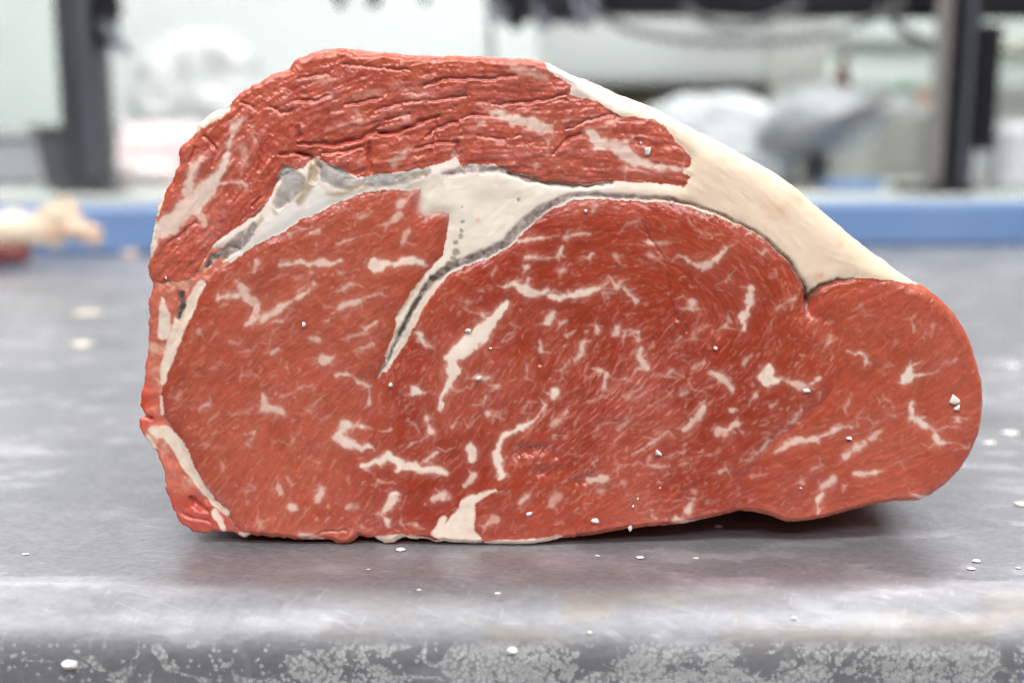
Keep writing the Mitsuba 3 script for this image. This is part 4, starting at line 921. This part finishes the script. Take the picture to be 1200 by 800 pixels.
# ---- white machine
mc = thing('white_machine', 'large pale grey machine with an overhanging housing and upright column behind the roast', 'machine')
obj('housing', bxp(630, 905, 8, 104, 1.75, .32, .018), 'machine_white', mc)
obj('underside', bxp(650, 903, 104.5, 124, 1.80, .25, .006), 'brown_gap', mc)
obj('dark_strip', bxp(640, 903, 101, 106.5, 1.744, .005, .002), 'black_rubber', mc)
obj('column', bxp(906, 972, 6, 150, 1.74, .30, .014, z0=BZ), 'column_white', mc)
obj('base', bxp(700, 905, 190, 236, 1.80, .25, .010, z0=BZ), 'machine_white', mc)
c = P(832, 160, 1.55)
k = obj('plastic_bag', blob([c[0], 1.55, BZ + .055], (.125, .09, .085), .22, 1.7, 64, 5, True, BZ), 'bag_plastic', smooth=True); tag(k, 'crumpled clear plastic bag heaped under the white machine housing', 'bag')
# ---- weighing pan
pan = thing('weighing_pan', 'shallow grey metal pan on a short stand right of the roast top', 'scale')
cx_, cz_ = P(965, 160, 1.48)[0], P(965, 176, 1.48)[2]
pr = [(.001, 0), (.04, .002), (.075, .015), (.098, .040), (.104, .052), (.099, .052), (.093, .040), (.070, .019), (.035, .007), (.001, .005)]
m = lathe(pr, 48); m.apply_transform(trimesh.transformations.rotation_matrix(-.30, [0, 1, 0])); m.apply_translation([cx_, 1.48, cz_])
obj('bowl', m, 'pan_metal', pan, smooth=40)
c = trimesh.creation.cylinder(.018, cz_ - BZ - .02, sections=24); c.apply_translation([cx_ - .01, 1.48, (cz_ + BZ + .008) / 2]); obj('stand', c, 'dark_post', pan, smooth=40)
c = trimesh.creation.cylinder(.045, .012, sections=32); c.apply_translation([cx_ - .01, 1.48, BZ + .0062]); obj('foot', c, 'taupe_metal', pan, smooth=40)
k = obj('plastic_bag', blob([cx_ + .004, 1.48, cz_ + .048], (.082, .06, .045), .18, 1.8, 65, 5, True), 'bag_plastic', smooth=True); tag(k, 'clear plastic bag lying in the grey weighing pan', 'bag')
k = obj('blue_wedge', rbox(P(962, 200, 1.42)[0], P(1022, 200, 1.42)[0], 1.36, 1.44, BZ + .0005, BZ + .018, .004), 'blue_plastic', smooth=False); tag(k, 'dark blue flat tray on the bench right of the weighing pan', 'tray')
# ---- mint wall panel, grey cabinets, bottle, tubs
k = obj('wall_panel', bxp(968, 1700, -200, 101, WALL_Y - .022, .018, .003), 'mint_panel'); tag(k, 'pale mint wall panel at the upper right', 'wall panel')
k = obj('wall_panel', bxp(-700, 62, -200, 156, WALL_Y - .022, .018, .003), 'mint_panel'); tag(k, 'pale mint wall panel at the upper left of the dark post', 'wall panel')
k = thing('panel_rail', 'thin grey rail across the mint wall panel at the right', 'rail'); obj('strip', bxp(975, 1100, 44, 51, WALL_Y - .05, .022, .003), 'grey_panel', k); obj('lamp_edge', bxp(1172, 1500, 52, 58, WALL_Y - .05, .022, .003), 'crumb_cream', k)
k = thing('grey_cabinet', 'grey green cabinet against the wall between the pan and the right post', 'cabinet')
obj('carcass', bxp(1020, 1700, 101, 240, 2.15, .35, .008, z0=BZ - .2), 'grey_panel', k)
for j in range(4):
    obj('door', bxp(1024 + j * 62, 1082 + j * 62, 106, 232, 2.135, .014, .004), 'grey_panel', k)
bt = thing('brown_bottle', 'slim reddish brown bottle standing beside the machine column', 'bottle')
c = P(987, 100, 1.66); zt = P(987, 66, 1.66)[2]
m = lathe([(.001, 0), (.012, 0), (.013, .004), (.013, .05), (.006, .066), (.006, zt - c[2] + .036), (.001, zt - c[2] + .037)], 24); m.apply_translation([c[0], 1.66, P(987, 125, 1.66)[2]]); obj('glass', m, 'brown_glass', bt, smooth=40)
sh = thing('wall_shelf', 'narrow pale shelf that the brown bottle and white tub stand on', 'shelf')
obj('board', rbox(P(972, 125, 1.66)[0], P(1094, 125, 1.66)[0], 1.60, 1.74, P(987, 125, 1.66)[2] - .014, P(987, 125, 1.66)[2] - .0005, .003), 'machine_white', sh)
tb = thing('small_tub', 'little white tub with a green lid on the narrow shelf', 'tub')
zs = P(987, 125, 1.66)[2]
xt = P(1058, 110, 1.66)[0]
m = lathe([(.001, 0), (.016, 0), (.019, .024), (.001, .025)], 24); m.apply_translation([xt, 1.66, zs]); obj('pot', m, 'white_plastic', tb, smooth=40)
m = lathe([(.001, .0255), (.020, .0255), (.020, .034), (.001, .035)], 24); m.apply_translation([xt, 1.66, zs]); obj('lid', m, 'green_plastic', tb, smooth=40)
k = obj('orange_cup', (lambda m: (m.apply_translation([P(1084, 110, 1.66)[0], 1.66, zs]), m)[1])(lathe([(.001, 0), (.010, 0), (.013, .026), (.011, .026), (.009, .003), (.001, .003)], 24)), 'orange_plastic', smooth=40); tag(k, 'small orange cup next to the white tub on the shelf', 'cup')
# ---- right post
rp = thing('machine_post', 'thick dark post with black and slate faces at the right', 'post')
def vert_bar(x0, x1, y, dep, z0, z1, r=.004):
    return rbox(P(x0, 110, y)[0], P(x1, 110, y)[0], y, y + dep, z0, z1, r)
obj('taupe_plate', vert_bar(1094, 1112, 1.30, .012, BZ, 1.5), 'taupe_metal', rp)
obj('black_channel', vert_bar(1112.5, 1131, 1.302, .03, BZ, 1.5), 'black_rubber', rp)
obj('slate_face', vert_bar(1131.5, 1141, 1.30, .06, BZ, 1.5), 'slate_metal', rp)
obj('black_side', vert_bar(1141.5, 1146, 1.31, .05, BZ, 1.5), 'black_rubber', rp)
obj('foot', vert_bar(1083, 1152, 1.275, .12, BZ + .0005, BZ + .012), 'black_rubber', rp)
k = obj('hanging_board', bxp(1147, 1172, 28, 176, 1.29, .05, .004), 'black_rubber'); tag(k, 'narrow black board hung on the right side of the right post', 'board')
k = thing('white_box', 'white plastic box on the bench at the far right', 'box')
obj('shell', bxp(1176, 1300, 142, 226, 1.36, .20, .014), 'white_plastic', k)
obj('foot', bxp(1182, 1296, 226.5, 234, 1.38, .16, .003, z0=BZ), 'black_rubber', k)
